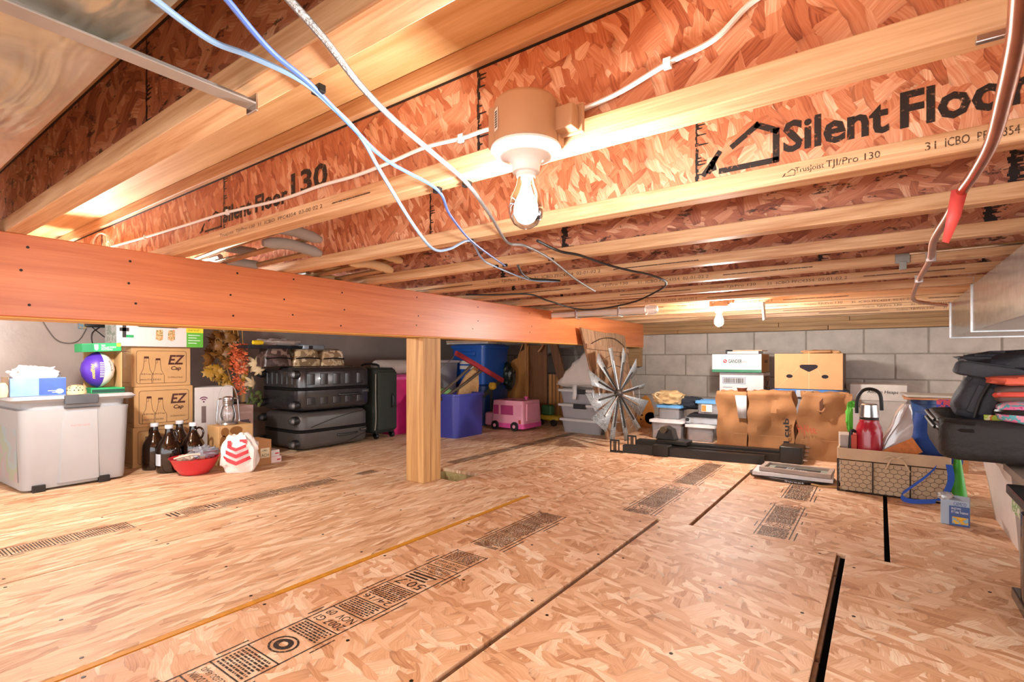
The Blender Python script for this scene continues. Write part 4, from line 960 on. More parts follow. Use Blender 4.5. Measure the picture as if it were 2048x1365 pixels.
# adapter and cords on the left wall
a_ = atx(196, 652, XL+.05); t = thing('power_adapter', 'black power adapter with dangling cords on the left wall', 'adapter', (XL+.032, a_.y, a_.z-.01), RL)
rbox(MB(), -.07, .06, -.02, .005, 0, .05, .008, .004).build('adapter_body', m_black, t); MB().box(-.1, -.06, -.012, .006, -.012, .05).build('picture_card', patch('photo card', ['#c9a24a', '#7a9bb0', '#3b3a3a'], 30), t, False)
MB().tube(spline([(-.03, -.01, 0), (.0, -.014, -.03), (.05, -.012, -.07), (.1, -.01, -.055)], 5), .0035, 6).build('cord', m_black, t)
MB().tube(spline([(.01, -.01, 0), (-.03, -.014, -.04), (-.03, -.012, -.1), (-.01, -.01, -.14), (.03, -.01, -.16)], 5), .0035, 6).build('cord', m_black, t)
MB().tube(spline([(-.06, -.012, -.01), (-.1, -.012, -.09), (-.16, -.012, -.11), (-.22, -.012, -.08), (-.28, -.012, .03)], 5), .003, 6).build('cord', mat('grey cord', '#6b6460', .5), t)
# ------------------------------------------------------------------ autumn flower arrangement
cx_ = atx(478, 720, -3.72); t = thing('flower_arrangement', 'tall arrangement of autumn leaves, orange sprays and cream lilies', 'artificial flowers', (-3.72, cx_.y, 0), RL)
MB().lathe([(.045, 0), (.06, .02), (.065, .12), (.05, .24), (.04, .32), (.046, .35)], 20).build('vase', mat('dark vase', '#3a2a22', .3), t)
rd = random.Random(12)
mpl = [(0, -.5), (.06, -.2), (.3, -.42), (.28, -.15), (.55, -.12), (.4, .05), (.52, .32), (.28, .25), (.22, .45), (.12, .38), (0, .75), (-.12, .38), (-.22, .45), (-.28, .25), (-.52, .32), (-.4, .05), (-.55, -.12), (-.28, -.15), (-.3, -.42), (-.06, -.2)]
def leaf_mesh(nm, poly, m, bend):
    vs = [(0, 0, bend*.5)]+[(x, y, -bend*(x*x+y*y)) for x, y in poly]; n = len(poly)
    me = bpy.data.meshes.new(nm); me.from_pydata(vs, [], [(0, i+1, (i+1) % n+1) for i in range(n)]); me.materials.append(m); me.shade_smooth(); return me
m_l1 = mat('bronze leaf', '#7d5320', .5, var=.3, scale=20); m_l2 = mat('golden leaf', '#a9802c', .45, var=.3, scale=20); m_l3 = mat('green leaf', '#5c6a34', .5, var=.25, scale=20)
ml = [leaf_mesh('leaf', mpl, m, .35) for m in (m_l1, m_l2)]
oval = [(.0, -.6), (.2, -.35), (.28, 0), (.2, .35), (0, .65), (-.2, .35), (-.28, 0), (-.2, -.35)]
mo = leaf_mesh('leaf', oval, m_l3, .4); moy = leaf_mesh('leaf', oval, m_l2, .4); mpet = leaf_mesh('petal', [(0, -.1), (.13, .15), (.2, .5), (.12, .85), (0, 1.05), (-.12, .85), (-.2, .5), (-.13, .15)], mat('cream petal', '#dcc49a', .6, var=.12, scale=30), .25)
morg = leaf_mesh('spray_leaf', [(0, -.1), (.14, .3), (0, 1.0), (-.14, .3)], mat('orange spray', '#d3673c', .6, var=.2, scale=40), .1)
def loc_from(px, py, dx=0):
    p = atx(px, py, -3.72+dx); return Vector((p.y-cx_.y, -dx, p.z))
def put(me, nm, c, size, tilt, yaw, roll=0):
    o = bpy.data.objects.new(nm, me); C.objects.link(o); o.parent = t; o.location = c; o.scale = (size,)*3
    o.rotation_euler = (Matrix.Rotation(yaw, 3, 'Z') @ Matrix.Rotation(PI/2+tilt, 3, 'X') @ Matrix.Rotation(roll, 3, 'Z')).to_euler(); return o
for (px, py, sp, n, mm, sz) in ((442, 668, 18, 9, 0, .085), (430, 700, 16, 10, 0, .09), (452, 715, 14, 6, 0, .08), (428, 745, 14, 7, 1, .085), (445, 760, 12, 5, 1, .08), (458, 690, 16, 6, 0, .08), (425, 720, 8, 4, 0, .08), (470, 668, 8, 4, 0, .07)):
    for i in range(n): put(ml[mm], 'leaf', loc_from(px+rd.uniform(-sp, sp), py+rd.uniform(-sp, sp), rd.uniform(-.04, .07)), sz*rd.uniform(.75, 1.15), rd.uniform(-.7, .4), rd.uniform(-.8, .8), rd.uniform(-1, 4))
for i in range(16): put(mo, 'leaf', loc_from(rd.uniform(492, 524), rd.uniform(775, 815), rd.uniform(0, .08)), rd.uniform(.035, .06), rd.uniform(-.6, .4), rd.uniform(-.8, .8), rd.uniform(-2, 2))
for i in range(6): put(moy, 'leaf', loc_from(rd.uniform(455, 520), rd.uniform(700, 770), rd.uniform(-.02, .06)), rd.uniform(.05, .08), rd.uniform(-.6, .4), rd.uniform(-.8, .8), rd.uniform(-1, 1))
for px, py, s in ((512, 728, .085), (506, 768, .075), (518, 742, .06), (486, 735, .05), (478, 720, .05)):
    c = loc_from(px, py, .09); fr = bpy.data.objects.new('lily', None); C.objects.link(fr); fr.parent = t; fr.location = c; fr.rotation_euler = (rd.uniform(-.3, .3), rd.uniform(-.3, .3), rd.uniform(-.5, .5))
    for q in range(6):
        o = bpy.data.objects.new('petal', mpet); C.objects.link(o); o.parent = fr; o.scale = (s*.9,)*3
        o.rotation_euler = (Matrix.Rotation(2*PI*q/6+.3, 3, 'Y') @ Matrix.Rotation(PI/2-.35, 3, 'X')).to_euler()
def spray(px0, px1, py0, py1, n, s):
    mb = MB()
    for i in range(n):
        c = loc_from(rd.uniform(px0, px1), rd.uniform(py0, py1), .06+rd.uniform(-.02, .05))
        for q in range(4):
            d1 = Vector((rd.uniform(-1, 1), rd.uniform(-1, .3), rd.uniform(-.6, .8))).normalized(); sd = d1.cross(Vector((0, 1, .3))).normalized()*s*.18
            mb.add([c, c+d1*s*.5+sd, c+d1*s, c+d1*s*.5-sd], [(0, 1, 2, 3)])
    o = mb.build('orange_spray', mat('orange spray', '#d3673c', .6, var=.2, scale=40), t); o['kind'] = 'stuff'
spray(460, 492, 690, 722, 46, .032); spray(464, 490, 722, 752, 34, .032); spray(468, 488, 755, 790, 22, .028)
for px0, px1, top in ((466, 484, 656), (474, 486, 648), (484, 488, 652), (488, 486, 690), (500, 487, 720)):
    MB().tube(spline([loc_from(px1, 822, .0), loc_from((px0+px1)/2+2, 740, .03), loc_from(px0, top, .05)], 5), .0028, 5).build('stem', mat('straw stem', '#b98a4e', .7), t)
MB().tube(spline([loc_from(482, 822), loc_from(455, 740, 0), loc_from(440, 670, 0)], 5), .004, 5).build('stem', mat('straw stem', '#b98a4e', .7), t)
# ================================================================== middle: things beyond the post
m_blue = mat('royal blue plastic', '#3a3f96', .4, var=.08, scale=5)
m_bblue = mat('bright blue plastic', '#1d5fc0', .35, var=.08, scale=5)
m_dblu = mat('deep blue plastic', '#1b3f78', .35, var=.1, scale=5)
m_clear = glassy('milky clear plastic', '#d4d2d6', .45, .18, .05)
m_clear2 = glassy('clear plastic', '#dcdade', .28, .12, .06)
m_clid = glassy('milky lid', '#e8e4e2', .8, .25, .05)
a = atz(914, 879)
t = thing('storage_tote', 'open royal blue tote beside the post, full of odds and ends', 'storage tote', (a.x, a.y+.19, 0), RL)
tote(t, .40, .52, .365, m_blue, None, taper=.93, r=.05)
# speckled slab, red bar stool, yellow ball in it
c = atx(936, 762, -3.0); t = thing('speckled_board', 'speckled tan rounded board sticking up from the blue tote', 'board', (-3.0, c.y, .12), RL, ry=-.0)
P = [(-.17, 0), (-.165, .18), (-.12, .29), (-.02, .40), (.10, .47), (.135, .46), (.14, .30), (.11, .1), (.09, 0)]
MB().ext(P, -.016, .016).build('board_body', patch('terrazzo specks', ['#b88a58', '#caa06c', '#c0935f', '#d3ae7d', '#a87848'], 40, .7, .1), t, True, .008)
pt = lambda px, py, X=-2.93: atx(px, py, X)
A, Bq = pt(911, 706), pt(1006, 762); t = thing('stool_frame', 'red wooden bar with dark legs lying across the blue tote', 'stool frame', (A+Bq)/2)
o0 = (A+Bq)/2
d = (Bq-A); L = d.length; ang = math.atan2(d.z, d.y)
bar = MB().box(-.014, .014, -L/2, L/2, -.022, .022); bar.v = [(x, y, z*(1.0+.5*math.cos(y/L*PI))) for x, y, z in bar.v]; bar.xf(Matrix.Rotation(ang, 4, 'X')).build('red_bar', mat('worn red paint', '#a8303a', .6, var=.2, scale=20), t, False, .008)
for p0, p1 in (((946, 728), (876, 792)), ((968, 738), (880, 800))):
    q0, q1 = pt(*p0, X=-2.96)-o0, pt(*p1, X=-2.99)-o0; MB().tube(spline([q0, (q0+q1)/2+Vector((0, 0, -.012)), q1], 4), .0135, 8).build('leg', mat('dark stained wood', '#57483a', .6), t)
MB().tube(spline([pt(912, 708)-o0, pt(900, 722)-o0, pt(885, 733)-o0, pt(872, 742)-o0], 4), .003, 5).build('wire', m_steel, t)
c = atx(985, 762, -3.0); o = blob((0, 0, 0), (.032, .036, .035), 2, .2, 2).build('yellow_toy', mat('yellow rubber', '#d9a92c', .6), None); o.location = (c.x, c.y, .40); tag(o, 'small yellow toy resting on the rim of the blue tote', 'toy')
t = thing('sloped_board', 'dark grey board sloping behind the blue tote', 'board', (-3.12, atx(985, 770, -3.12).y, .0), RL)
MB().add([(x, y, z) for y in (.0, .02) for x, z in ((-.12, .28), (.16, .42), (.16, .47), (-.12, .33))], [(0, 1, 2, 3), (7, 6, 5, 4), (0, 4, 5, 1), (1, 5, 6, 2), (2, 6, 7, 3), (3, 7, 4, 0)]).box(-.02, .01, .004, .018, 0, .34).build('board_body', mat('dark grey board', '#454640', .7), t, False, .003)
o = blob((0, 0, 0), (.07, .07, .035), 6, .3, 3).build('green_cloth', mat('light green cloth', '#7fae6a', .9), None); o.location = (-3.05, atx(885, 775, -3.05).y, .375); tag(o, 'crumpled light green cloth in the blue tote', 'cloth')
# clear bin behind
t = thing('storage_tote', 'cloudy clear tote with dark contents behind the red bar', 'storage tote', (-3.44, 3.705, .275), RL)
tote(t, .38, .36, .36, m_clear, m_clid, .02)
for i, (y_, col) in enumerate(((-.14, '#8e2f6b'), (-.07, '#3c2a66'), (.0, '#c04a7a'), (.09, '#4a4a55'))):
    rbox(MB(), y_-.03, y_+.03, .05, .3, .008, .13+.02*(i % 2), .01).build('packed_item', mat('packed item %d' % i, col, .6), t)
t = thing('storage_tote', 'dull grey tote hidden under the cloudy clear tote', 'storage tote', (-3.42, 3.705, 0), RL); tote(t, .38, .4, .25, mat('dull grey plastic', '#6d6f70', .5), mat('dull grey plastic', '#6d6f70', .5), .022)
# tall blue stack
for i, (z0, mb_, lab) in enumerate(((0, m_dblu, 'dark blue tote on the floor behind the pink camper'), (.405, m_bblue, 'bright blue tote stacked high under the beam'))):
    t = thing('storage_tote', lab, 'storage tote', (-3.15, 4.14, z0), RL)
    b_ = tote(t, .44, .46, .375, mb_, mb_, .028, .9, .045)
    if i:
        for k_ in range(2): MB().quad(*[(-.222, y, z) for y, z in ((.13, .2-.05*k_), (.32, .2-.05*k_), (.32, .235-.05*k_), (.13, .235-.05*k_))]).build('label_strip', m_lab, b_, False)
        rbox(MB(), -.228, -.2, .12, .34, .285, .325, .008).build('grip', m_bblue, b_)
for i, (z0, off, col) in enumerate(((.81, .0, '#e4d9cd'), (.829, .015, '#d9b89a'))):
    o = MB().box(-.28, .28, -.07, .07, 0, .018).build('shelf_board', mat('pale board %d' % i, col, .6), None, False, .002); o.location = (-3.44+off, 4.06, z0); o.rotation_euler = (0, 0, .12*i); tag(o, ('white painted board lying on the bright blue tote', 'pinkish wooden board lying on the white board')[i], 'board')
# wooden cradle side
m_pine = wood('varnished pine', '#c58a4c', '#94602e', 2, .4, .7, True, .9); m_pined = wood('dark pine', '#8a5a32', '#5f3a1d', 2, .5, .8, True, .9)
Yk = 4.42
t = thing('wooden_glider', 'varnished wooden rocker with a scrolled side panel behind the camper', 'wooden rocker', (0, Yk, 0)); K = lambda px, py: ((lambda q: (q.x, q.z))(aty(px, py, Yk)))
P = [K(*p) for p in ((992, 780), (1000, 775), (1010, 786), (1022, 782), (1030, 768), (1031, 742), (1022, 735), (1020, 727), (1026, 720), (1035, 716), (1040, 704), (1052, 697), (1056, 690), (1056, 800), (1000, 800))]
z_lo = min(z for x, z in P)
P = [(x, z if z > z_lo+.03 else .1) for x, z in P]
MB().ext(P, 0, .022).build('side_panel', m_pine, t, True, .004)
x0, x1 = K(1052, 700)[0], K(1090, 700)[0]
MB().box(x0-.01, x1, .03, .052, 0, .80).build('back_board', m_pined, t, False, .003)
MB().box(x0-.014, x0+.012, -.012, .03, 0, .82).build('upright', m_pine, t, False, .003)
MB().tube([(x0-.2, .05, .52), (x0-.14, .05, .66), (x0-.06, .05, .86)], .008, 8).build('dowel', m_pine, t); 
MB().tube(spline([(x1-.02, .02, .86), (x1-.03, -.01, .78), (x1-.07, -.02, .73)], 4), .011, 8).build('handle_peg', m_pine, t)
MB().add([(x1+.0+dx_, y, z) for y in (.06, .08) for dx_, z in ((0, .86), (.09, .86), (.2, .5), (.11, .45))], [(0, 1, 2, 3), (7, 6, 5, 4), (0, 4, 5, 1), (1, 5, 6, 2), (2, 6, 7, 3), (3, 7, 4, 0)]).build('slanted_board', m_pined, t, False)
for q in range(4): MB().box(x1+.0+.045*q, x1+.035+.045*q, .07, .084, .02, .5).build('slat', m_pine, t, False, .002)
o = blob((0, 0, 0), (.075, .05, .13), 41, .25, 2.5, 26, 16, .8).build('trash_bag', mat('dark green film', '#16231f', .2, var=.2, bump=.4, bscale=20), None); c = aty(1010, 752, 4.28); o.location = (c.x, 4.30, c.z); tag(o, 'dark shiny bag bunched beside the wooden rocker', 'bag')
o.scale = (1, 1, 1)
# pink camper
a = atz(1046, 865); t = thing('toy_camper', 'pink plastic toy camper van on the floor', 'toy', (a.x, a.y, 0), 0)
m_pk = mat('light pink plastic', '#e79cb0', .35, var=.03); m_hp = mat('hot pink plastic trim', '#e0559a', .35); m_pw = mat('magenta window', '#b03f72', .4)
Lc, Dc, Hc = .36, .31, .29                          # body lies towards -x, depth +y
zz = [(.035, 1.0, 0), (.06, 1.0, 0), (.15, .985, .004), (.26, .95, .012), (.275, .93, .02)]
MB().loft([rr(Lc*k, Dc*k, .02, z, -Lc/2, Dc/2) for z, k, e in zz]).build('body', m_pk, t)
MB().loft([rr(Lc*1.02, Dc*1.03, .02, .025, -Lc/2, Dc/2), rr(Lc*1.02, Dc*1.03, .02, .068, -Lc/2, Dc/2)]).build('skirt', m_hp, t)
rbox(MB(), -Lc-.1, -Lc+.02, .02, Dc-.02, .03, .15, .02).build('hood', m_pk, t)
yv = .006
def win(x0, x1, z0, z1, m, nm, par=t, y=yv):
    return MB().box(x0, x1, y-.004, y+.004, z0, z1).build(nm, m, par, False, .002)
for x0, x1 in ((-.335, -.275), (-.25, -.11)):
    w0 = win(x0-.006, x1+.006, .138, .238, m_pk, 'window_frame'); win(x0, x1, .145, .232, m_pw, 'window_pane', w0, yv-.003)
win(-.08, -.02, .13, .24, m_pk, 'door_panel'); win(-.028, -.024, .16, .21, m_pw, 'door_handle')
MB().box(-.05, -.025, -.002, .004, .07, .105).build('tail_light', mat('orange red lamp', '#c24a3a', .4), t, False, .002)
for x in (-.09, -.31):
    for y in (-.004, Dc+.004):
        MB().lathe([(.004, -.012), (.04, -.012), (.043, -.004), (.043, .006), (.04, .012), (.004, .012)], 20, c=(x, y, .043), M=Matrix.Rotation(PI/2, 4, 'X')).build('wheel', m_black, t)
        MB().lathe([(.002, -.014), (.016, -.014), (.016, .014), (.002, .014)], 12, c=(x, y, .043), M=Matrix.Rotation(PI/2, 4, 'X')).build('hub_cap', m_pk, t)
for q in range(3): MB().box(-.3+.1*q, -.25+.1*q, .08, .13, .272, .2765).build('roof_vent', m_pw, t, False)
MB().tube([(-.1, .2, .27), (-.1, .2, .296)], .01, 8).tube([(-.12, .2, .296), (-.08, .2, .296)], .008, 8).build('roof_horn', m_hp, t)
MB().box(-.004, .01, .05, Dc-.05, .09, .25).build('rear_panel', m_pk, t, False, .008)
# yellow toy behind camper
c = atz(1092, 852); t = thing('toy_tractor', 'yellow and green toy just visible behind the camper', 'toy', (c.x, c.y+.06, 0))
rbox(MB(), -.1, .12, -.04, .06, .05, .1, .02).build('toy_body', mat('toy yellow', '#c2a02c', .5), t); rbox(MB(), -.08, .04, -.03, .05, .1, .2, .02).build('toy_cab', mat('toy green', '#3b6a3a', .5), t)
for x in (-.07, .08): MB().lathe([(.004, -.012), (.032, -.012), (.032, .012), (.004, .012)], 16, c=(x, -.045, .032), M=Matrix.Rotation(PI/2, 4, 'X')).build('wheel', m_black, t)
# three clear totes and the pillow
xl = atz(1104, 866).x
for i, (z0, hh, wv, lab) in enumerate(((0, .118, .44, 'shallow clear tote on the floor, lowest of the three under the pillow'), (.133, .115, .47, 'clear tote with a black latch, middle of the three'), (.264, .115, .47, 'clear tote directly under the white pillow'))):
    t = thing('storage_tote', lab, 'storage tote', (xl+.235, 4.0, z0), -.06)
    tote(t, wv, .36, hh, m_clear, m_clid, .016, .86, .03, m_black if i else None)
    rbox(MB(), -wv*.36, wv*.36, .05, .31, .006, hh*.75, .02).build('packed_cloth', mat('packed linen %d' % i, ('#a3988e', '#cfcbc8', '#bfc0c6')[i], .9, var=.2, scale=6), t)
    if i == 2: MB().box(wv*.2, wv*.3, -.002, .001, .06, .09).build('label_sticker', m_lab, t, False)
t = thing('pillow', 'folded white quilted pillow on the clear totes', 'pillow', (xl+.235, 4.0, .4), -.06)
mb = MB(); rings = []
for i in range(15):
    f = i/14; z = .335*f
    x0 = -.265+.30*max(0, (f-.12))**1.15; x1 = .25; wd = x1-x0; k = min(1, .6+4*f) * (1 if f < .93 else .75)
    ring = []
    for p_ in rr(wd, .34*(1-.35*f*f)*k, .07, 0, (x0+x1)/2, .18, 5):
        q = Vector((p_[0], p_[1], z)); b_ = .008*math.sin(p_[0]*70+z*9)+.010*noise.noise(q*14)
        ring.append((q.x-b_, q.y-b_, q.z+.004*noise.noise(q*20)))
    rings.append(ring)
mb.loft(rings).build('pillow_case', mat('quilted white', '#ddd2ca', .9, var=.07, scale=9, bump=.35, bscale=26), t)
MB().tube([(-.262, .02, .03), (-.1, -.004, .028), (.1, -.006, .03), (.25, .0, .035)], .004, 6).build('seam_piping', mat('pillow piping', '#cbbcb0', .9), t)
MB().add([(-.07, -.012, .03), (-.025, -.012, .028), (-.02, -.02, -.05), (-.03, -.022, -.1), (-.07, -.022, -.098), (-.062, -.02, -.05)], [(0, 1, 2, 5), (5, 2, 3, 4)]).build('care_tag', m_wcloth, t, solid=.001)
# barn-wood panel with windmill
t = thing('barn_wood_panel', 'weathered barn wood panel leaning against the beam end', 'wood panel', (-1.80, 4.1, 0))
m_barn = wood('weathered barn wood', '#a98463', '#6a4b35', 2, .85, 1.2, True, 1.0)
top = [3.56, 3.78, 3.99, 4.20, 4.40]; bot = [3.84, 4.0, 4.16, 4.32, 4.50]; ztop = [.905, .89, .88, .885, .87]; zbot = [.0, .0, .0, .0, .0]
fxz = lambda y, z: (-.045-.10*z/.9+.03)
for i in range(4):
    g = .003; vs = []
    for th_ in (0, .02):
        for (yy, z) in ((bot[i]+g, zbot[i]), (bot[i+1]-g, zbot[i+1]), (top[i+1]-g, ztop[i+1]), (top[i]+g, ztop[i])): vs.append((fxz(yy, z)+th_, yy-4.1, z))
    MB().add(vs, [(3, 2, 1, 0), (4, 5, 6, 7), (0, 1, 5, 4), (1, 2, 6, 5), (2, 3, 7, 6), (3, 0, 4, 7)]).build('plank', m_barn, t, False, .003)
for zb in (.74, .33):
    f = zb/.9; ya, yb = bot[0]*(1-f)+top[0]*f, bot[4]*(1-f)+top[4]*f
    MB().add([(fxz(0, z)+.02+th_, y-4.1, z) for th_ in (0, .014) for y, z in ((ya, zb), (yb, zb-.03), (yb, zb+.01), (ya, zb+.04))], [(3, 2, 1, 0), (4, 5, 6, 7), (0, 1, 5, 4), (1, 2, 6, 5), (2, 3, 7, 6), (3, 0, 4, 7)]).build('batten', m_barn, t, False, .002)
MB().tube(spline([(-.08, -.4, .78), (-.07, -.2, .83), (-.07, .05, .83), (-.08, .28, .76)], 5), .0028, 5).build('hanging_wire', m_rub, t)
# windmill wheel
hub = atx(1237, 776, -1.64); rzw = -.2
t = thing('windmill_wheel', 'small metal windmill wheel leaning on the barn wood panel', 'windmill', (-1.64, hub.y, 0), 0); hz_ = .39
m_bl = patch('galvanised blade', ['#7d8183', '#94989a', '#6b6f71', '#a6aaac'], 60, .35); m_rib = mat('dark iron', '#3a332f', .5, .5)
Rw = Matrix.Rotation(rzw, 4, 'Z') @ Matrix.Rotation(-.12, 4, 'Y')
MW = Matrix.Translation((0, 0, hz_)) @ Rw
for k in range(12):
    a_ = PI/2+2*PI*k/12+.13; short = (k in (5, 6, 7, 9))
    r0, r1 = .05, (.36 if not short else .37)
    wi, wo = .012, (.075 if not short else .022)
    dr = Vector((0, math.cos(a_), math.sin(a_))); pe = Vector((.45, -math.sin(a_), math.cos(a_))).normalized()
    pts = [dr*r0-pe*wi, dr*r0+pe*wi, dr*r1+pe*wo, dr*r1-pe*wo]
    MB().add([MW @ q for q in pts], [(0, 1, 2, 3)]).build('blade', m_bl, t, solid=.0015)
    MB().tube([MW @ (dr*.03+Vector((.008, 0, 0))), MW @ (dr*(r1*.72)+Vector((.008, 0, 0)))], .0065, 6).build('spoke', m_rib if k % 4 else m_steel, t)
MB().lathe([(.006, -.02), (.035, -.018), (.038, .0), (.03, .018), (.012, .03), (.001, .032)], 18, M=MW @ Matrix.Rotation(PI/2, 4, 'Y')).build('hub', m_rib, t)
mb = MB(); n = 36
MB().tube([MW @ Vector((-.012, .22*math.cos(2*PI*i/n), .22*math.sin(2*PI*i/n))) for i in range(n+1)], .003, 5).build('rim_wire', m_steel, t)
MB().tube([MW @ Vector((-.01, .30*math.cos(2*PI*i/n), .30*math.sin(2*PI*i/n))) for i in range(n+1)], .002, 5).build('rim_wire', m_steel, t)
# orange wooden cut-out
c = aty(1285, 840, 4.75); t = thing('wooden_cutout', 'orange wooden cut-out with a black fringe by the block wall', 'ornament', (c.x, 4.75, 0))
s_ = 1/(1024/4.85)
q = lambda px, py: ((px-1285)*s_*1.0, max(0, .66-(py-718)*s_))
MB().ext([q(*p) for p in ((1268, 872), (1266, 840), (1270, 815), (1280, 800), (1292, 792), (1300, 800), (1308, 820), (1312, 850), (1312, 872))], 0, .018).build('cutout_body', mat('burnt orange paint', '#b5722c', .6, var=.15), t, True, .003)
for k in range(8): x, z = q(1266+2.6*k, 836-4.6*k); MB().ext([(x-.012, z-.03), (x+.01, z-.02), (x-.004, z+.035)], -.006, -.001).build('fringe_tuft', m_blk, t, False)
MB().lathe([(.001, -.004), (.058, -.004), (.058, 0)], 24, c=(q(1302, 838)[0], 0, q(1302, 838)[1]), M=Matrix.Rotation(PI/2, 4, 'X')).build('grey_disc', mat('grey disc', '#8a8580', .7), t)
for k in range(5): MB().lathe([(.001, -.003), (.010, -.003), (.010, 0)], 8, c=(q(1290, 806+9*k)[0]-.01*k, 0, q(1290, 806+9*k)[1]), M=Matrix.Rotation(PI/2, 4, 'X')).build('green_dot', mat('olive green paint', '#8f9a2c', .6), t)
# ================================================================== right: along the block wall
m_lblid = mat('light blue lid', '#5f9fd6', .35); m_wlid = mat('white plastic lid', '#e6e3e3', .35)
def small(label, px0, px1, Y, z0, h, lid, cont, lidh=.014, d=.2, rz=0):
    loc, w = BW(px0, px1, Y, z0); t = thing('shoe_box_tote', label, 'storage box', loc, rz)
    tote(t, w, d, h, m_clear2, lid, lidh, .88, .02)
    for i, (x0, x1, zz_, cc) in enumerate(cont): rbox(MB(), x0*w, x1*w, .02, d-.02, .006, h*zz_, .008).build('packed_item', mat('packed %s' % cc, cc, .8, var=.15), t)
    return t, w
small('clear box with a white lid on the floor, under the blue-lidded one', 1299, 1364, 4.13, 0, .148, m_wlid, ((-.4, .0, .45, '#c99a86'), (.02, .4, .5, '#b98a8c'), (-.38, .38, .25, '#a9897a')))
small('small clear box with a light blue lid under the folded clothes', 1313, 1360, 4.16, .163, .105, m_lblid, ((-.3, .3, .6, '#a7a3a6'),), .014, .18)
small('clear box of pink things with a white lid beside the paper bag', 1371, 1428, 4.16, 0, .125, m_wlid, ((-.38, .38, .35, '#c78d9a'), (-.3, .3, .6, '#a88f84')), rz=.05)
loc, w = BW(1368, 1438, 4.18, .140); t = thing('flat_box', 'flat clear case with dark folded things beneath the blue-lidded box', 'storage box', loc, .05)
tote(t, w, .2, .05, m_clear2, None, taper=.96, r=.012); MB().lathe([(.004, -.006), (.014, -.006), (.014, 0)], 12, c=(-w*.4, 0, .03), M=Matrix.Rotation(PI/2, 4, 'X')).build('clasp', m_rub, t)
for q in range(3): o = MB().box(-w*.42+.01*q, w*.5, .012, .19, .052+.009*q, .0595+.009*q).build('dark_folder', m_blk, t, False, .002)
t, w = small('clear box with a light blue lid and an orange label', 1392, 1450, 4.2, .221, .095, m_lblid, ((-.3, .3, .5, '#b0a9a8'),), .016, .18, .08)
o = MB().box(-w*.3, w*.06, -.003, -.001, .018, .075).build('paper_label', m_lab, t, False); MB().box(-w*.29, -w*.14, -.0045, -.003, .022, .07).build('orange_print', mat('orange print', '#e08a3c', .6), o, False)
# clothes
c = aty(1335, 795, 4.2); o = blob((0, 0, 0), (.12, .09, .06), 51, .28, 2.2, 40, 22, .75, -.045).build('folded_garment', mat('tan canvas', '#c1a274', .9, var=.18, scale=8, bump=.4, bscale=18), None); o.location = (c.x, 4.24, .33); tag(o, 'bunched tan canvas garment on the small blue-lidded box', 'clothing')
o = blob((0, 0, 0), (.13, .085, .05), 57, .3, 2.2, 40, 22, .75, -.06).build('folded_garment', mat('navy denim', '#20252e', .9, var=.2, scale=8, bump=.4, bscale=18), None); c = aty(1378, 808, 4.3); o.location = (c.x, 4.30, .295); tag(o, 'bunched dark navy garment beside the tan one', 'clothing')
MB_ = MB().tube(spline([(-.05, -.05, 0), (-.085, -.055, .03), (-.07, -.05, .055), (-.04, -.045, .05)], 5), .006, 6); o = MB_.build('garment_strap', mat('cream strap', '#cdb58c', .9), None); c = aty(1322, 798, 4.18); o.location = (c.x+.05, 4.19, .325); tag(o, 'cream strap looping off the tan garment', 'strap')
# black rails on the floor
m_rail = mat('black powder coat', '#2a2724', .35, .4, .1)
t = thing('rail_assembly', 'pair of black metal rails with clamps lying on the floor', 'rail rack', (-1.0, 3.5, 0))
def chan(p0, p1, w, h, nm='rail', z=0.0):
    p0, p1 = Vector(p0), Vector(p1); d = (p1-p0).normalized(); s = Vector((-d.y, d.x, 0))*w/2
    prof = [(-1, 0), (1, 0), (1, 1), (.62, 1), (.62, .62), (.3, .62), (.3, 1), (-.3, 1), (-.3, .62), (-.62, .62), (-.62, 1), (-1, 1)]
    return MB().loft([[p+s*a+Vector((0, 0, z+h*b)) for a, b in prof] for p in (p0, p1)]).build(nm, m_rail, t, False, .001)
o0 = Vector((-1.0, 3.5, 0))
chan(Vector((-1.47, 3.40, 0))-o0, Vector((-.585, 3.52, 0))-o0, .06, .055)
chan(Vector((-1.47, 3.66, 0))-o0, Vector((-.43, 3.78, 0))-o0, .085, .06)
chan(Vector((-1.2, 3.57, 0))-o0, Vector((-.5, 3.665, 0))-o0, .05, .05)
for x, y in ((-1.52, 3.395), (-1.50, 3.655)):
    c = Vector((x, y, 0))-o0
    mb = MB().box(c.x-.035, c.x+.035, c.y-.04, c.y-.034, .0, .014).box(c.x-.035, c.x+.035, c.y-.04, c.y-.034, .078, .09)
    for k in (-.035, -.009, .003, .027): mb.box(c.x+k, c.x+k+.008, c.y-.04, c.y-.034, .013, .079)
    mb.box(c.x-.03, c.x+.06, c.y-.036, c.y+.03, 0, .004); mb.build('slotted_end_plate', m_rail, t, False)
c = Vector((-1.21, 3.43, 0))-o0; rbox(MB(), c.x-.05, c.x+.06, c.y-.045, c.y+.045, .0, .072, .008).build('clamp_block', m_rail, t)
c = Vector((-1.2, 3.63, 0))-o0; rbox(MB(), c.x-.1, c.x+.12, c.y-.07, c.y+.07, .056, .085, .008).build('clamp_plate', m_rail, t)
mb = MB().add([(c.x-.06+x, c.y+y, .085+z) for y in (-.045, .045) for x, z in ((-.05, 0), (.09, 0), (.07, .07), (.02, .095), (-.03, .06))], [(0, 1, 2, 3, 4), (9, 8, 7, 6, 5)]+[(i, (i+1) % 5, (i+1) % 5+5, i+5)[::-1] for i in range(5)]); mb.build('clamp_jaw', m_rail, t, False, .004)
MB().lathe([(.004, -.05), (.024, -.05), (.026, 0), (.024, .05), (.004, .05)], 14, c=(c.x-.045, c.y-.02, .155), M=Matrix.Rotation(PI/2, 4, 'X')).build('clamp_knob', mat('bronze knob', '#5a4a38', .35, .6), t)
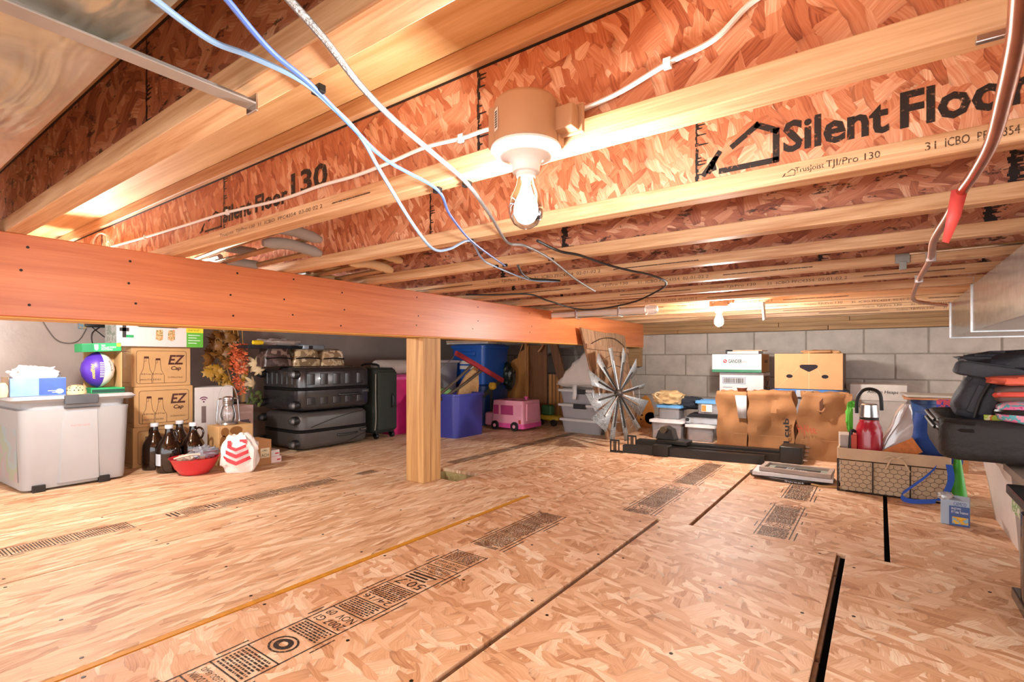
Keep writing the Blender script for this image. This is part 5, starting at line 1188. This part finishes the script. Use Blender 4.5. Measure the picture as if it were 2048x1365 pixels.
c = Vector((-.45, 3.71, 0))-o0; rbox(MB(), c.x-.07, c.x+.06, c.y-.08, c.y+.09, .0, .105, .01).build('end_motor', m_rail, t)
for k in range(4): MB().tube([(c.x+.062, c.y-.06+.04*k, .03+.02*k), (c.x+.085, c.y-.06+.04*k, .03+.02*k)], .009, 8).build('bolt', m_steel, t)
# paper bags
m_kraft = mat('kraft paper', '#97683f', .85, var=.09, scale=5, bump=.25, bscale=14)
def paper_bag(label, px0, px1, Y, h, d, rz, seed, crush=.02, lean=0):
    loc, w = BW(px0, px1, Y); t = thing('paper_bag', label, 'paper bag', loc, rz, 'brown paper grocery bags')
    N = 10; ringbase = []
    for (x0, y0), (x1, y1) in (((-w/2, 0), (w/2, 0)), ((w/2, 0), (w/2, d)), ((w/2, d), (-w/2, d)), ((-w/2, d), (-w/2, 0))):
        for k in range(N): ringbase.append((x0+(x1-x0)*k/N, y0+(y1-y0)*k/N))
    rings = []; R = 15
    for i in range(R+1):
        f = i/R; ring = []
        for j, (x, y) in enumerate(ringbase):
            k = f**.6*crush*(1 if f > .03 else 0); v = Vector((x*9, y*9, f*4+seed*3.1))
            xx = x+k*noise.noise(v)*2+lean*f*f; yy = y+k*noise.noise(v+Vector((7, 3, 0)))*2
            side = j // N
            m_ = (j % N)/N
            if side in (1, 3): xx += (-1 if side == 1 else 1)*.05*(1-abs(2*m_-1))*f            # gussets fold in
            if side == 0: yy += .03*math.sin(m_*PI)*math.sin(f*PI)*noise.noise(Vector((m_*3, f*2, seed)))*2
            zz_ = h*f
            if i == R: zz_ += .012*noise.noise(Vector((j*.7, seed, 0)))
            ring.append((xx, yy, zz_))
        rings.append(ring)
    o = MB().loft(rings, True, False).build('bag_body', m_kraft, t, solid=.0012, ang=28)
    fline(MB(), [(-w*.46, h*.3), (w*.46, h*.302)], .0012, -.004).build('fold_crease', mat('pale crease', '#c79c70', .8), t, False)
    return t, w
t, w = paper_bag('brown paper bag with a white slip on its rim, leftmost of three', 1434, 1494, 3.9, .425, .16, 0, 1, .014)
o = MB().add([(w*.12, -.012, .40), (w*.5, -.014, .40), (w*.5, -.018, .24), (w*.24, -.018, .24)], [(0, 1, 2, 3)][::1]).build('white_slip', m_wbox, t, solid=.0008)
t, w = paper_bag('brown paper bag with black print along its edge, middle of three', 1497, 1588, 3.88, .435, .2, .03, 2, .02)
put_text(MB(), 'cub', (w*.40, -.014, .13), (0, 0, .13), (-.035, 0, 0)).build('printed_word', m_blk, t, False)
frect(MB(), w*.28, w*.40, .09, .105, -.012).build('printed_bar', m_blk, t, False)
t, w = paper_bag('crumpled brown paper bag with red print, rightmost of three', 1594, 1696, 3.84, .44, .2, .08, 5, .028, .02)
ftext(MB(), 'HyVee', -w*.44, -w*.08, .16, .23, -.022, -.02).build('printed_word', ink('faded red print', '#b8452c', .38, 60), t, False)
MB().tube(spline([(-w*.1, -.02, .33), (-.0, -.03, .32), (w*.06, -.02, .345)], 4), .006, 6).build('paper_handle', m_kraft, t)
MB().add([(-w*.04, -.023, .30), (w*.03, -.026, .33), (w*.02, -.026, .41), (-w*.05, -.021, .38)], [(0, 1, 2, 3)]).build('torn_opening', mat('bag shadow hole', '#5a351e', .9), t, False)
t = thing('glass_jar', 'small amber jar poking out of the first paper bag', 'jar', (aty(1484, 775, 3.99).x, 3.99, .30)); MB().lathe([(.03, 0), (.032, .1), (.026, .12), (.036, .15)], 18).build('jar_body', mat('amber plastic', '#6a3520', .25), t); MB().lathe([(.037, .15), (.037, .156)], 18).build('jar_lid', m_wbox, t)
# white cartons
loc, w = BW(1439, 1527, 4.5); t = thing('white_carton', 'white carton with a printed barcode under the shallow lid box', 'box', loc)
o = carton(t, w, .3, .545, m_wbox); mb = MB(); frame_ring(mb, -w*.42, w*.1, .455, .505, .003); mb.build('barcode_frame', mat('blue print', '#3a5a94', .5), o, False)
mb = MB(); x = -w*.4
while x < w*.08: l = random.uniform(.002, .006); frect(mb, x, x+l, .46, .50); x += l+random.uniform(.002, .005)
q = mb.build('barcode', m_blk, o, False); q['kind'] = 'stuff'
onbox('0002 B', w*.12, w*.4, .385, .40, mat('blue print', '#3a5a94', .5), o, -.0012); frect(MB(), -w*.42, -w*.2, .42, .426).build('printed_line', mat('grey print', '#8b8b90', .5), o, False)
MB().quad((w/2+.001, .02, .1), (w/2+.001, .28, .1), (w/2+.001, .28, .52), (w/2+.001, .02, .52)).build('side_print', patch('side print', ['#b98a66', '#3a2c26', '#b98a66', '#c09270'], 14), o, False)
loc, w = BW(1424, 1523, 4.44, .55); t = thing('shoe_carton', 'shallow white box with green edge and store lettering', 'box', loc)
o = carton(t, w, .34, .148, m_wbox); frect(MB(), -w/2, w/2, 0, .022).build('green_edge', mat('dark green edge', '#2c7a55', .5), o, False)
MB().quad((w/2+.001, 0, 0), (w/2+.001, .34, 0), (w/2+.001, .34, .148), (w/2+.001, 0, .148)).build('side_panel', m_card, o, False)
onbox('GANDER', -w*.16, w*.12, .075, .105, mat('dark teal print', '#2b4a44', .5), o, -.0012); onbox('MTN', w*.125, w*.21, .075, .09, mat('dark teal print', '#2b4a44', .5), o, -.0012)
MB().add([(-w*.225+.015*math.cos(2*PI*i/16), -.0012, .09+.015*math.sin(2*PI*i/16)) for i in range(16)], [tuple(range(16))]).build('logo_disc', m_red, o, False)
fline(MB(), [(-w*.245, .094), (-w*.225, .096), (-w*.225, .085), (-w*.205, .087)], .004, -.0018).build('logo_swirl', m_wp, o, False)
put_text(MB(), 'GANDER', (w/2+.0016, .12, .075), (0, .14, 0), (0, 0, .025)).build('side_word', mat('dark brown print', '#3b2a22', .6), o, False)
t = thing('picture_frame', 'thin silver frame lying on the shallow white box', 'frame', (loc[0]+.02, 4.5, .7)); MB().box(-w*.28, w*.36, 0, .2, 0, .022).build('frame_edge', mat('silver frame', '#a8a7a5', .35, .6), t, False, .002); MB().box(-w*.3, -w*.27, -.006, .2, -.0005, .034).build('binder_edge', m_blk, t, False)
o = MB().box(-w*.2, w*.4, .0, .18, 0, .008).build('paper_folder', mat('tan folder', '#cfae8c', .7), None, False); o.location = (loc[0]+.03, 4.52, .7225); o.rotation_euler = (0, .0, -.06); tag(o, 'tan paper folder on the thin silver frame', 'folder')
# blue lid tote and produce box
loc, w = BW(1536, 1694, 4.34); t = thing('storage_tote', 'clear tote with a blue lid under the brown produce box', 'storage tote', loc)
tote(t, w-.02, .42, .405, m_clear, mat('cornflower lid', '#4f86c9', .35), .026, .9, .04, mat('pale latch', '#b9bcc2', .4))
rbox(MB(), -w*.4, w*.4, .04, .38, .01, .37, .02).build('packed_goods', patch('mixed goods', ['#2f3d4c', '#567', '#4a4440', '#2a6a86'] if False else ['#2f3d4c', '#556677', '#4a4440', '#2a6a86'], 8), t)
loc, w = BW(1549, 1686, 4.36, .4335); t = thing('produce_box', 'brown produce box with dark hand holes on the blue lid', 'box', loc)
h = .265; o = carton(t, w, .36, h, mat('orange cardboard', '#cf9a68', .8, var=.05, bump=.06, bscale=120)); m_hole = mat('hole darkness', '#241c22', .9)
MB().add([(x*w, -.0012, z*h) for x, z in ((-.12, .66), (-.09, .69), (.12, .69), (.15, .66), (.14, .60), (.03, .49), (.01, .49), (-.11, .60))], [tuple(range(8))]).build('vent_hole', m_hole, o, False)
for cx in (-.27, .25): MB().add([(cx*w+.022*math.cos(2*PI*i/14), -.0012, .36*h+.014*math.sin(2*PI*i/14)) for i in range(14)], [tuple(range(14))]).build('hand_hole', m_hole, o, False)
fline(MB(), [(.02*w, 0), (.02*w, .48*h)], .003).build('seam', mat('pale board edge', '#e0b88c', .8), o, False); fline(MB(), [(.02*w, .69*h), (.02*w, h)], .003).build('seam', mat('pale board edge', '#e0b88c', .8), o, False)
fline(MB(), [(-.14*w, .6*h), (-.44*w, .05*h)], .002).build('crease', mat('pale board edge', '#e0b88c', .8), o, False); fline(MB(), [(.13*w, .6*h), (.2*w, .36*h)], .002).build('crease', mat('pale board edge', '#e0b88c', .8), o, False)
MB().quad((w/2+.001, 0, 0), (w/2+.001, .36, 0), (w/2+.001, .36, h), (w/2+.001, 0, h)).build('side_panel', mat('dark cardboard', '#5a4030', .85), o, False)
o = blob((0, 0, 0), (.12, .05, .018), 61, .5, 4, 26, 8, .8, -.008).build('packing_paper', mat('torn kraft paper', '#c08f60', .9), None); o.location = (loc[0]+w*.18, 4.45, .708); tag(o, 'crumpled kraft paper on top of the produce box', 'paper')
# handwritten box
loc, w = BW(1702, 1812, 4.5); t = thing('keepsake_box', 'off-white box with handwriting behind the red thermos', 'box', loc)
o = carton(t, w, .3, .37, mat('grey white board', '#b9b1a8', .7)); l = MB().box(-w/2-.006, w/2+.006, -.006, .306, .36, .475).build('box_lid', mat('off white board', '#cfc8bf', .7), t, False, .003)
ftext(MB(), 'Allison Heaps', -w*.2, w*.36, .405, .435, -.0075, .004).build('handwriting', m_blk, l, False)
# ------------------------------------------------------------------ wire basket and its contents
bx0 = atz(1675, 982); bx1 = atz(1902, 1012); wB = bx1.x-bx0.x; dB = .3; hB = .215
t = thing('wire_basket', 'chicken wire basket with a beige cloth liner', 'basket', ((bx0.x+bx1.x)/2, 3.03, 0), -.02)
m_lin = mat('beige linen', '#c3a88a', .9, var=.08, scale=8, bump=.3, bscale=120); m_wire = mat('dark wire', '#2d2520', .5, .5)
MB().loft([rr(wB-.02, dB-.02, .012, .006, 0, dB/2), rr(wB-.02, dB-.02, .012, hB*.7, 0, dB/2), rr(wB-.005, dB-.005, .015, hB*.74, 0, dB/2), rr(wB+.006, dB+.006, .015, hB*.75, 0, dB/2), rr(wB+.006, dB+.006, .015, hB, 0, dB/2), rr(wB-.012, dB-.012, .012, hB, 0, dB/2), rr(wB-.03, dB-.03, .012, .012, 0, dB/2)], True, True).build('cloth_liner', m_lin, t)
fr = MB()
for z in (.004, hB*.74): fr.tube([(-wB/2, 0, z), (wB/2, 0, z), (wB/2, dB, z), (-wB/2, dB, z), (-wB/2, 0, z)], .003, 5)
fr.build('frame_rail', m_wire, t)
for x in (-wB/2, -wB/6, wB/6, wB/2): MB().tube([(x, -.002, .002), (x, -.002, hB*.74)], .003, 5).build('frame_rib', m_wire, t)
for y in (dB/2, dB): MB().tube([(-wB/2-.001, y, .002), (-wB/2-.001, y, hB*.74)], .003, 5).build('frame_rib', m_wire, t)
hx = MB(); cw = .030; rh = .0105; zt = hB*.72
def hexes(n, ln, mapf):
    rows = int(zt/(rh*2))+1
    for r in range(rows):
        for c_ in range(int(ln/cw)+1):
            x = -ln/2+c_*cw+(cw/2 if r % 2 else 0); z = .004+r*rh*2
            for p, q in (((x, z), (x+cw/2, z+rh*.7)), ((x+cw/2, z+rh*.7), (x+cw, z)), ((x+cw/2, z+rh*.7), (x+cw/2, z+rh*2))):
                if max(p[0], q[0]) > ln/2 or max(p[1], q[1]) > zt: continue
                hx.tube([mapf(*p), mapf(*q)], .0009, 3, False)
hexes(0, wB, lambda a, b: (a, -.002, b)); hexes(1, dB, lambda a, b: (-wB/2-.001, a+dB/2, b))
q = hx.build('wire_mesh', m_wire, t); q['kind'] = 'stuff'
for s, e in ((-1, (-.04, -.05)), (1, (.05, -.055)), (-1, (-.05, -.002)), (1, (.045, .012))):
    MB().tube(spline([(.02, -.006, hB*.86), (.02+e[0]*.5, -.016, hB*.86+.012+e[1]*.3), (.02+e[0], -.01, hB*.86+e[1])], 5), [.004]*11, 6).build('ribbon_bow', mat('cream ribbon', '#c9b192', .9), t)
bc = Vector(t.location)
def inb(px, py, Y): return aty(px, py, Y)
# thermos
c = inb(1738, 880, 3.14); t = thing('vacuum_flask', 'red steel flask with a steel cup and black loop handle', 'flask', (c.x, 3.14, .05))
m_tr = mat('red enamel', '#a5182c', .25, var=.05, coat=.5)
zt_ = aty(1738, 845, 3.14).z-.05; zc_ = aty(1738, 822, 3.14).z-.05
MB().lathe([(.05, 0), (.056, .01), (.058, .1), (.058, zt_-.05), (.052, zt_-.02), (.042, zt_), (.042, zt_+.012), (.038, zt_+.016)], 30).build('flask_body', m_tr, t)
MB().lathe([(.04, zt_+.012), (.041, zt_+.024), (.037, zt_+.026)], 26).build('collar', m_rub, t)
MB().lathe([(.039, zt_+.024), (.042, zt_+.028), (.037, zt_+.088), (.032, zt_+.093), (.001, zt_+.094)], 28).build('steel_cup', m_steel, t)
zz2 = zt_+.06; mb = MB(); pts = spline([(-.052, .03, zz2-.02), (-.05, .03, zz2+.05), (-.028, .03, zz2+.095), (.01, .03, zz2+.105), (.045, .03, zz2+.08), (.052, .03, zz2+.0)], 5)
mb.tube(pts, .0085, 8).build('loop_handle', m_rub, t, True)
MB().tube(spline([(-.056, -.02, zt_-.05), (-.075, -.03, zt_-.055), (-.078, -.03, .09), (-.056, -.02, .08)], 4), .008, 8).build('side_handle', m_rub, t)
# books and cards in the basket
def slab(nm, label, cat, px0, px1, Y, z0, z1, dd, col, rz=0, ry=0):
    loc, w = BW(px0, px1, Y, z0); o = MB().box(-w/2, w/2, 0, dd, 0, z1-z0).build(nm, mat(col, col, .6, var=.06), None, False, .002); o.location = loc; o.rotation_euler = (0, ry, rz); return tag(o, label, cat)
slab('book', 'pale grey book standing at the left end of the basket', 'book', 1680, 1701, 3.12, .02, .27, .14, '#b7a89e', .1)
slab('book', 'orange-red notebook standing left of the red flask', 'book', 1702, 1714, 3.10, .02, .275, .12, '#b8442c', -.1)
slab('card_box', 'white card box standing behind the red flask', 'box', 1706, 1726, 3.25, .02, .40, .05, '#dcd9d8')
o = blob((0, 0, 0), (.03, .03, .08), 71, .3, 3).build('green_toy', mat('lime green cloth', '#4fa52c', .8), None); c = aty(1705, 835, 3.28); o.location = (c.x, 3.285, c.z); tag(o, 'bright green toy between the paper bag and the basket', 'toy')
# clear clamshell
c = aty(1780, 850, 3.13); t = thing('clamshell_package', 'tall clear plastic package leaning in the basket', 'package', (c.x, 3.13, .06), .1, ry=.05)
m_cs = glassy('crinkled clear plastic', '#e3d5d0', .55, .08, .14)
rings = []
for i in range(12):
    f = i/11; k = (.062*(1-f)**.6+.014); rings.append([(p_[0]+.05*f+.01*noise.noise(Vector((f*5, p_[1]*40, 1))), p_[1], .38*f) for p_ in rr(2*k, .07*(1-.6*f)+.01, .012, 0, 0, .04, 3)])
MB().loft(rings).build('shell', m_cs, t, ang=20); MB().tube(spline([(-.06, -.003, .06), (-.02, -.006, .2), (.03, -.004, .3), (.055, 0, .38)], 5), .003, 5).build('molded_edge', mat('grey plastic edge', '#9b8f8a', .3), t)
MB().add([(.03, .03, .30), (.055, .03, .30), (.062, .03, .37), (.05, .03, .38)], [(0, 1, 2, 3)]).build('orange_card', mat('orange card', '#d8782c', .6), t, solid=.001)
t = thing('instruction_card', 'orange printed card sticking up at the basket front', 'card', (aty(1812, 890, 3.09).x, 3.09, .18), .1, ry=-.55)
MB().box(-.075, .075, 0, .004, 0, .075).build('card_body', mat('orange leaflet', '#cc7434', .6, var=.2, scale=40), t, False)
# blue bag
c = aty(1872, 860, 3.2); t = thing('tote_bag', 'blue fabric bag hanging over the basket with its strap down', 'bag', (c.x, 3.2, .16), .1)
m_bb = mat('blue canvas', '#1d3f82', .85, var=.12, scale=9, bump=.3, bscale=200)
mb = MB(); rings = []
for i in range(10):
    f = i/9; rings.append([(p_[0]*(1.0-.12*f)+.012*noise.noise(Vector((p_[0]*20, f*3, 4)))+.02*f, p_[1]-.03*(1-f)+.015*noise.noise(Vector((p_[0]*18, f*4, 9))), .235*f+.012*math.sin(p_[0]*30)*f) for p_ in rr(.2, .12, .03, 0, 0, .06, 5)])
mb.loft(rings).build('bag_body', m_bb, t, ang=60)
def ribbon(par, pts, wv, m, nm):
    mb = MB(); mb.loft([[p+Vector((0, 0, -wv/2)), p+Vector((0, -.0015, -wv/2)), p+Vector((0, -.0015, wv/2)), p+Vector((0, 0, wv/2))] for p in spline(pts, 6)]); return mb.build(nm, m, par)
o0 = Vector(t.location); inv = Matrix.Rotation(-.1, 3, 'Z')
SP = lambda px, py, Y: inv @ (aty(px, py, Y)-o0)
mb = MB(); pth = spline([SP(1872, 935, 3.0), SP(1850, 955, 2.985), SP(1815, 980, 2.98), SP(1803, 990, 2.98), SP(1810, 1000, 2.97), SP(1835, 1004, 2.95), SP(1872, 1003, 2.95)], 7)
nrm = [Vector((.3, 0, 1)).normalized()*.011]*len(pth)
mb.loft([[p-n_, p-n_+Vector((0, -.002, 0)), p+n_+Vector((0, -.002, 0)), p+n_] for p, n_ in zip(pth, nrm)]).build('strap', mat('bright blue webbing', '#1f4fae', .7), t)
pth = spline([SP(1898, 930, 3.0), SP(1902, 960, 2.99), SP(1890, 990, 2.97), SP(1876, 1002, 2.95)], 6)
mb = MB(); mb.loft([[p-Vector((.012, 0, 0)), p-Vector((.012, .002, 0)), p+Vector((.012, -.002, 0)), p+Vector((.012, 0, 0))] for p in pth]).build('strap', mat('bright blue webbing', '#1f4fae', .7), t)
# bucket and boards behind
loc, w = BW(1824, 1888, 4.1); t = thing('bucket', 'blue plastic bucket behind the blue bag', 'bucket', (loc[0], 4.2, 0)); MB().lathe([(w*.38, 0), (w*.46, .2), (w*.5, .37), (w*.54, .375), (w*.54, .4), (w*.48, .4), (w*.36, .02)], 28).build('bucket_body', mat('denim blue plastic', '#2d4f86', .4), t)
for i, (z0, lab, col) in enumerate(((.404, 'orange-brown board lying on the blue bucket', '#b98058'), (.42, 'pale grey panel lying on top by the block wall', '#b8b2a6'))):
    o = MB().box(-.19, .19, -.16, .16, 0, .014).build('loose_board', mat(col, col, .6), None, False, .002); o.location = (loc[0]+.07, 4.22, z0); o.rotation_euler = (0, 0, .08*i); tag(o, lab, 'board')
c = aty(1905, 813, 3.9); t = thing('gift_bag', 'dark blue bag with red letters behind the black suitcase', 'bag', (c.x-.0, 3.9, .12)); rbox(MB(), -.07, .07, 0, .06, 0, .30, .02).build('bag_body', patch('blue red print', ['#20296a', '#28348a', '#a23a4a', '#20296a'], 14), t); MB().box(-.05, .05, -.004, 0, .16, .20).build('printed_word', m_red, t, False)
MB().box(-.07, .07, 0, .06, -.12, -.001).build('support_box', m_card2, t, False)
# ------------------------------------------------------------------ picture frames on an oval tray
a = atz(1590, 958); t = thing('oval_tray', 'dark oval tray lying on the floor under the frames', 'tray', (a.x-.02, 3.2, 0), .05)
mb = MB(); mb.loft([[(r*.205*math.cos(2*PI*i/40), r*.14*math.sin(2*PI*i/40), z) for i in range(40)] for r, z in ((.93, 0), (1.0, .006), (1.02, .016), (.97, .018), (.9, .008))]).build('tray_body', mat('dark enamel', '#3a3330', .4), t)
o = ftext(MB(), 'Sweet', -.02, .07, .004, .014, -.142).build('painted_word', m_wp, t, False)
t = thing('picture_frame', 'white frame lying on the oval tray, lower of two', 'frame', (a.x-.005, 3.085, .019), .04)
MB().box(-.19, .19, 0, .2, 0, .02).build('frame_body', mat('white frame paint', '#d9d6d6', .5), t, False, .002)
t = thing('picture_frame', 'weathered wood frame with a dark printed panel, upper of two', 'frame', (a.x+.005, 3.10, .04), -.03)
wf = mat('grey washed wood', '#a9968a', .6, var=.12, scale=20)
for b in ((-.17, .17, 0, .022), (-.17, .17, .168, .19), (-.17, -.148, .022, .168), (.148, .17, .022, .168)): MB().box(*b, 0, .022).build('frame_rail', wf, t, False, .001)
MB().box(-.148, .148, .022, .168, .002, .008).build('mat_board', mat('grey green mat', '#8d9488', .7), t, False); MB().box(-.11, .11, .045, .145, .008, .0095).build('printed_panel', mat('charcoal panel', '#2f2d2e', .6), t, False)
for q in range(4): put_text(MB(), 'BLESSED' if q == 1 else 'EST', (-.05+.0*q, .06+.02*q, .0102), ((.1 if q == 1 else .04), 0, 0), (0, .012, 0)).build('printed_word', m_wp, t, False)
o = MB().tube(spline([(.0, 0, .006), (.05, -.02, .006), (.1, -.005, .006), (.13, .01, .006)], 5), .005, 6).build('rope_end', mat('tan rope', '#b98d5c', .9), None); q = atz(1622, 972); o.location = (q.x, q.y+.01, 0); tag(o, 'short tan rope end on the floor by the basket', 'rope')
# small boxed item
a = atz(1878, 1050); t = thing('boxed_product', 'small blue and white product box on the floor by the totes', 'box', (a.x+.05, a.y+.02, 0), -.12)
h = .10; w = .088; o = carton(t, w, .1, h, mat('pale blue carton', '#9fb0c4', .5, var=.05)); frect(MB(), -w*.2, w*.5, 0, h*.78).build('blue_panel', mat('navy print', '#3a5590', .5), o, False); frect(MB(), -w*.1, w*.45, h*.08, h*.36, -.0016).build('yellow_picture', patch('yellow picture', ['#e0b23a', '#d99a2c', '#7fb0c8', '#e0b23a'], 60), o, False)
onbox('CAMCO', -w*.05, w*.38, h*.80, h*.94, mat('navy print', '#3a5590', .5), o, -.0018); onbox('ENZYME', -w*.12, w*.2, h*.64, h*.72, m_wp, o, -.0018); onbox('RV Toilet Treatment', -w*.12, w*.45, h*.5, h*.6, m_wp, o, -.0018)
blob((-.03, .03, h+.008), (.025, .035, .014), 81, .5, 4, 18, 8).build('torn_wrap', glassy('torn clear wrap', '#ffffff', .35, .1, .12), t)
a = atz(1918, 1010); t = thing('toy_cone', 'bright green plastic cone standing behind the small box', 'cone', (a.x+.0, a.y+.05, 0)); MB().lathe([(.04, 0), (.036, .02), (.012, .2), (.004, .225)], 18).build('cone_body', mat('neon green plastic', '#3fae2a', .4), t); MB().lathe([(.0125, .2), (.0125, .24), (.006, .25)], 12).build('purple_tip', mat('magenta plastic', '#b02a8a', .4), t)
# ------------------------------------------------------------------ totes and open suitcase at the right
m_wt = mat('milky white plastic', '#d6cac3', .4, var=.04)
t = thing('storage_tote', 'milky white tote under the open black suitcase', 'storage tote', (.655, 2.36, 0), .0)
w, d, h = .64, .62, .30; tote(t, w, d, h, m_wt, None, taper=.84, r=.05)
t = thing('storage_tote', 'large grey tote at the right edge in front of the white one', 'storage tote', (.635, 1.985, 0), .0)
tote(t, .6, .35, .31, mat('warm grey plastic', '#9a9189', .45, var=.04), mat('warm grey plastic', '#9a9189', .45), .02, .9, .04)
MB().quad((-.302, .10, .19), (-.304, .2, .19), (-.304, .2, .27), (-.302, .10, .27)).build('sticker', patch('green sticker', ['#c9c4b4', '#7f9a62', '#d8d4c8'], 40), t, False)
t = thing('black_crate', 'glossy black plastic crate at the lower right edge', 'crate', (.585, 1.53, 0), .0)
m_bp = mat('glossy black plastic', '#191817', .15, var=.1)
tote(t, .56, .42, .31, m_bp, None, taper=.93, r=.03)
for y in (.08, .2, .32): rbox(MB(), -.285, -.262, y-.03, y+.03, .02, .26, .008).build('crate_rib', m_bp, t)
MB().box(-.30, .30, -.014, .434, .285, .312).box(-.26, .26, .03, .39, .28, .33).build('crate_rim', m_bp, t, False, .004)
MB().box(-.29, .29, -.008, .428, 0, .03).build('crate_foot', m_bp, t, False, .004)
# open suitcase: lower tray, upright lid, things packed in it
zs = .34
t = thing('suitcase', 'open black fabric suitcase piled with bags on the right totes', 'suitcase', (.55, 2.13, zs), .0)
m_bf = mat('black nylon', '#1d1917', .65, 0, .15, 8, .6, 22)
W_, D_ = .80, .50
rings = []
for z, k in ((0, .95), (.008, .985), (.03, 1.0), (.1, 1.0), (.125, .985), (.13, .96), (.12, .92), (.05, .9)):
    rings.append([(p_[0]*k+.012*noise.noise(Vector((p_[0]*8, p_[1]*8, z*30))), .25+(p_[1]-.25)*k+.012*noise.noise(Vector((p_[0]*9, p_[1]*9, z*30+5))), z) for p_ in rr(W_, D_, .055, 0, 0, .25, 8)])
MB().loft(rings).build('lower_tray', m_bf, t, ang=60)
for z in (.095, .118): MB().tube(spline([(p_[0]*1.01, .25+(p_[1]-.25)*1.01, z) for p_ in rr(W_, D_, .09, 0, 0, .25, 5)], 2), .006, 6).build('piping', m_rub, t)
lid = []
for f in range(9):
    a_ = PI/2*f/8*1.0
    lid.append(a_)
P = [(-.30, .08), (-.335, .11), (-.335, .17), (-.31, .23), (-.26, .29), (-.2, .305), (-.2, .29), (-.25, .27), (-.295, .215), (-.315, .165), (-.31, .11)]
Q = MB(); Q.loft([[(x+.02*math.sin(y*6), y, z+.01) for x, z in P] for y in (.26, .31, .36, .41)]).build('upright_flap', mat('dark brown lining', '#2c2522', .7, bump=.2), t, ang=70)
m_bag = mat('slate nylon', '#2f3038', .7, 0, .12, 10, .3, 60)
def soft(nm, label, cat, c, rad, m, seed, amp=.18, rot=(0, 0, 0), p=.6):
    tt = thing(nm, label, cat, c); tt.rotation_euler = rot
    blob((0, 0, 0), rad, seed, amp, 2.4, 34, 20, p).build('bag_body', m, tt, ang=60); return tt
c = aty(1970, 810, 2.36)
tt = soft('backpack', 'dark slate backpack at the left of the open suitcase', 'bag', (.275, 2.27, .525), (.072, .06, .075), m_bag, 91, .1, (0, .35, 0), .55)
MB().box(-.035, .03, -.066, -.055, -.05, .045).build('front_pocket', m_bag, tt, False, .012)
MB().tube(spline([(-.012, -.068, .055), (-.015, -.07, 0), (-.008, -.068, -.06)], 4), .006, 6).build('pocket_zip', m_rub, tt)
tt = soft('garment_bag', 'black folded bag lying over the top of the pile', 'bag', (.42, 2.36, .65), (.19, .1, .036), mat('charcoal nylon', '#26272e', .6, 0, .12, 10, .3, 40), 95, .25, (0, -.05, 0), .6)
tt = soft('padded_strap', 'dark grey padded strap draped at the top left of the pile', 'strap', (.285, 2.26, .618), (.085, .045, .024), mat('dark grey webbing', '#3a3c42', .8, bump=.2, bscale=200), 97, .06, (0, .18, 0), .35)
MB().box(-.06, .06, -.004, .004, .023, .026).build('stitching', m_rub, tt, False)
tt = soft('shoulder_bag', 'taupe bag with coral trim in the suitcase', 'bag', (.375, 2.2, .55), (.085, .07, .03), mat('taupe cloth', '#6b5650', .8, bump=.2), 99, .08, (0, -.04, 0), .55)
MB().tube(spline([(-.084, -.03, .0), (-.055, -.07, .004), (.045, -.071, .003), (.085, -.03, 0)], 5), .008, 8).build('coral_piping', mat('coral piping', '#e0584a', .6), tt)
o = blob((0, 0, 0), (.12, .09, .018), 103, .2, 3, 28, 10, .7).build('folded_shirt', mat('bright coral cloth', '#e06a52', .8, var=.15, scale=20), None); o.location = (.40, 2.22, .592); tag(o, 'coral and white folded cloth near the top of the pile', 'clothing')
tt = soft('toiletry_bag', 'pink and teal patterned zip bag in the suitcase', 'bag', (.385, 2.15, .497), (.095, .065, .034), patch('pink teal pattern', ['#c2457f', '#d9729a', '#5fb0b8', '#e39ab0', '#8fb8cc'], 26, .7), 107, .08, (0, .02, 0), .55)
MB().tube(spline([(-.096, .0, .0), (-.078, -.05, .002), (-.015, -.068, .003), (.065, -.064, .002), (.096, -.03, 0)], 5), .009, 8).build('black_zip', m_rub, tt)
o = MB().box(-.045, .045, 0, .003, 0, .05).build('leaflet', patch('green orange leaflet', ['#9fb83c', '#d9d4a0', '#c26a2c', '#9fb83c'], 24), None, False); o.location = (.31, 2.15, .44); o.rotation_euler = (-.5, 0, 0); tag(o, 'green and orange leaflet tucked in the suitcase front', 'leaflet')
tt = soft('packed_clothes', 'dark clothes filling the bottom of the suitcase', 'clothing', (.5, 2.37, .475), (.26, .14, .05), mat('dark plum cloth', '#3a2e33', .9, var=.2, bump=.3, bscale=20), 111, .2, (0, 0, 0), .6)
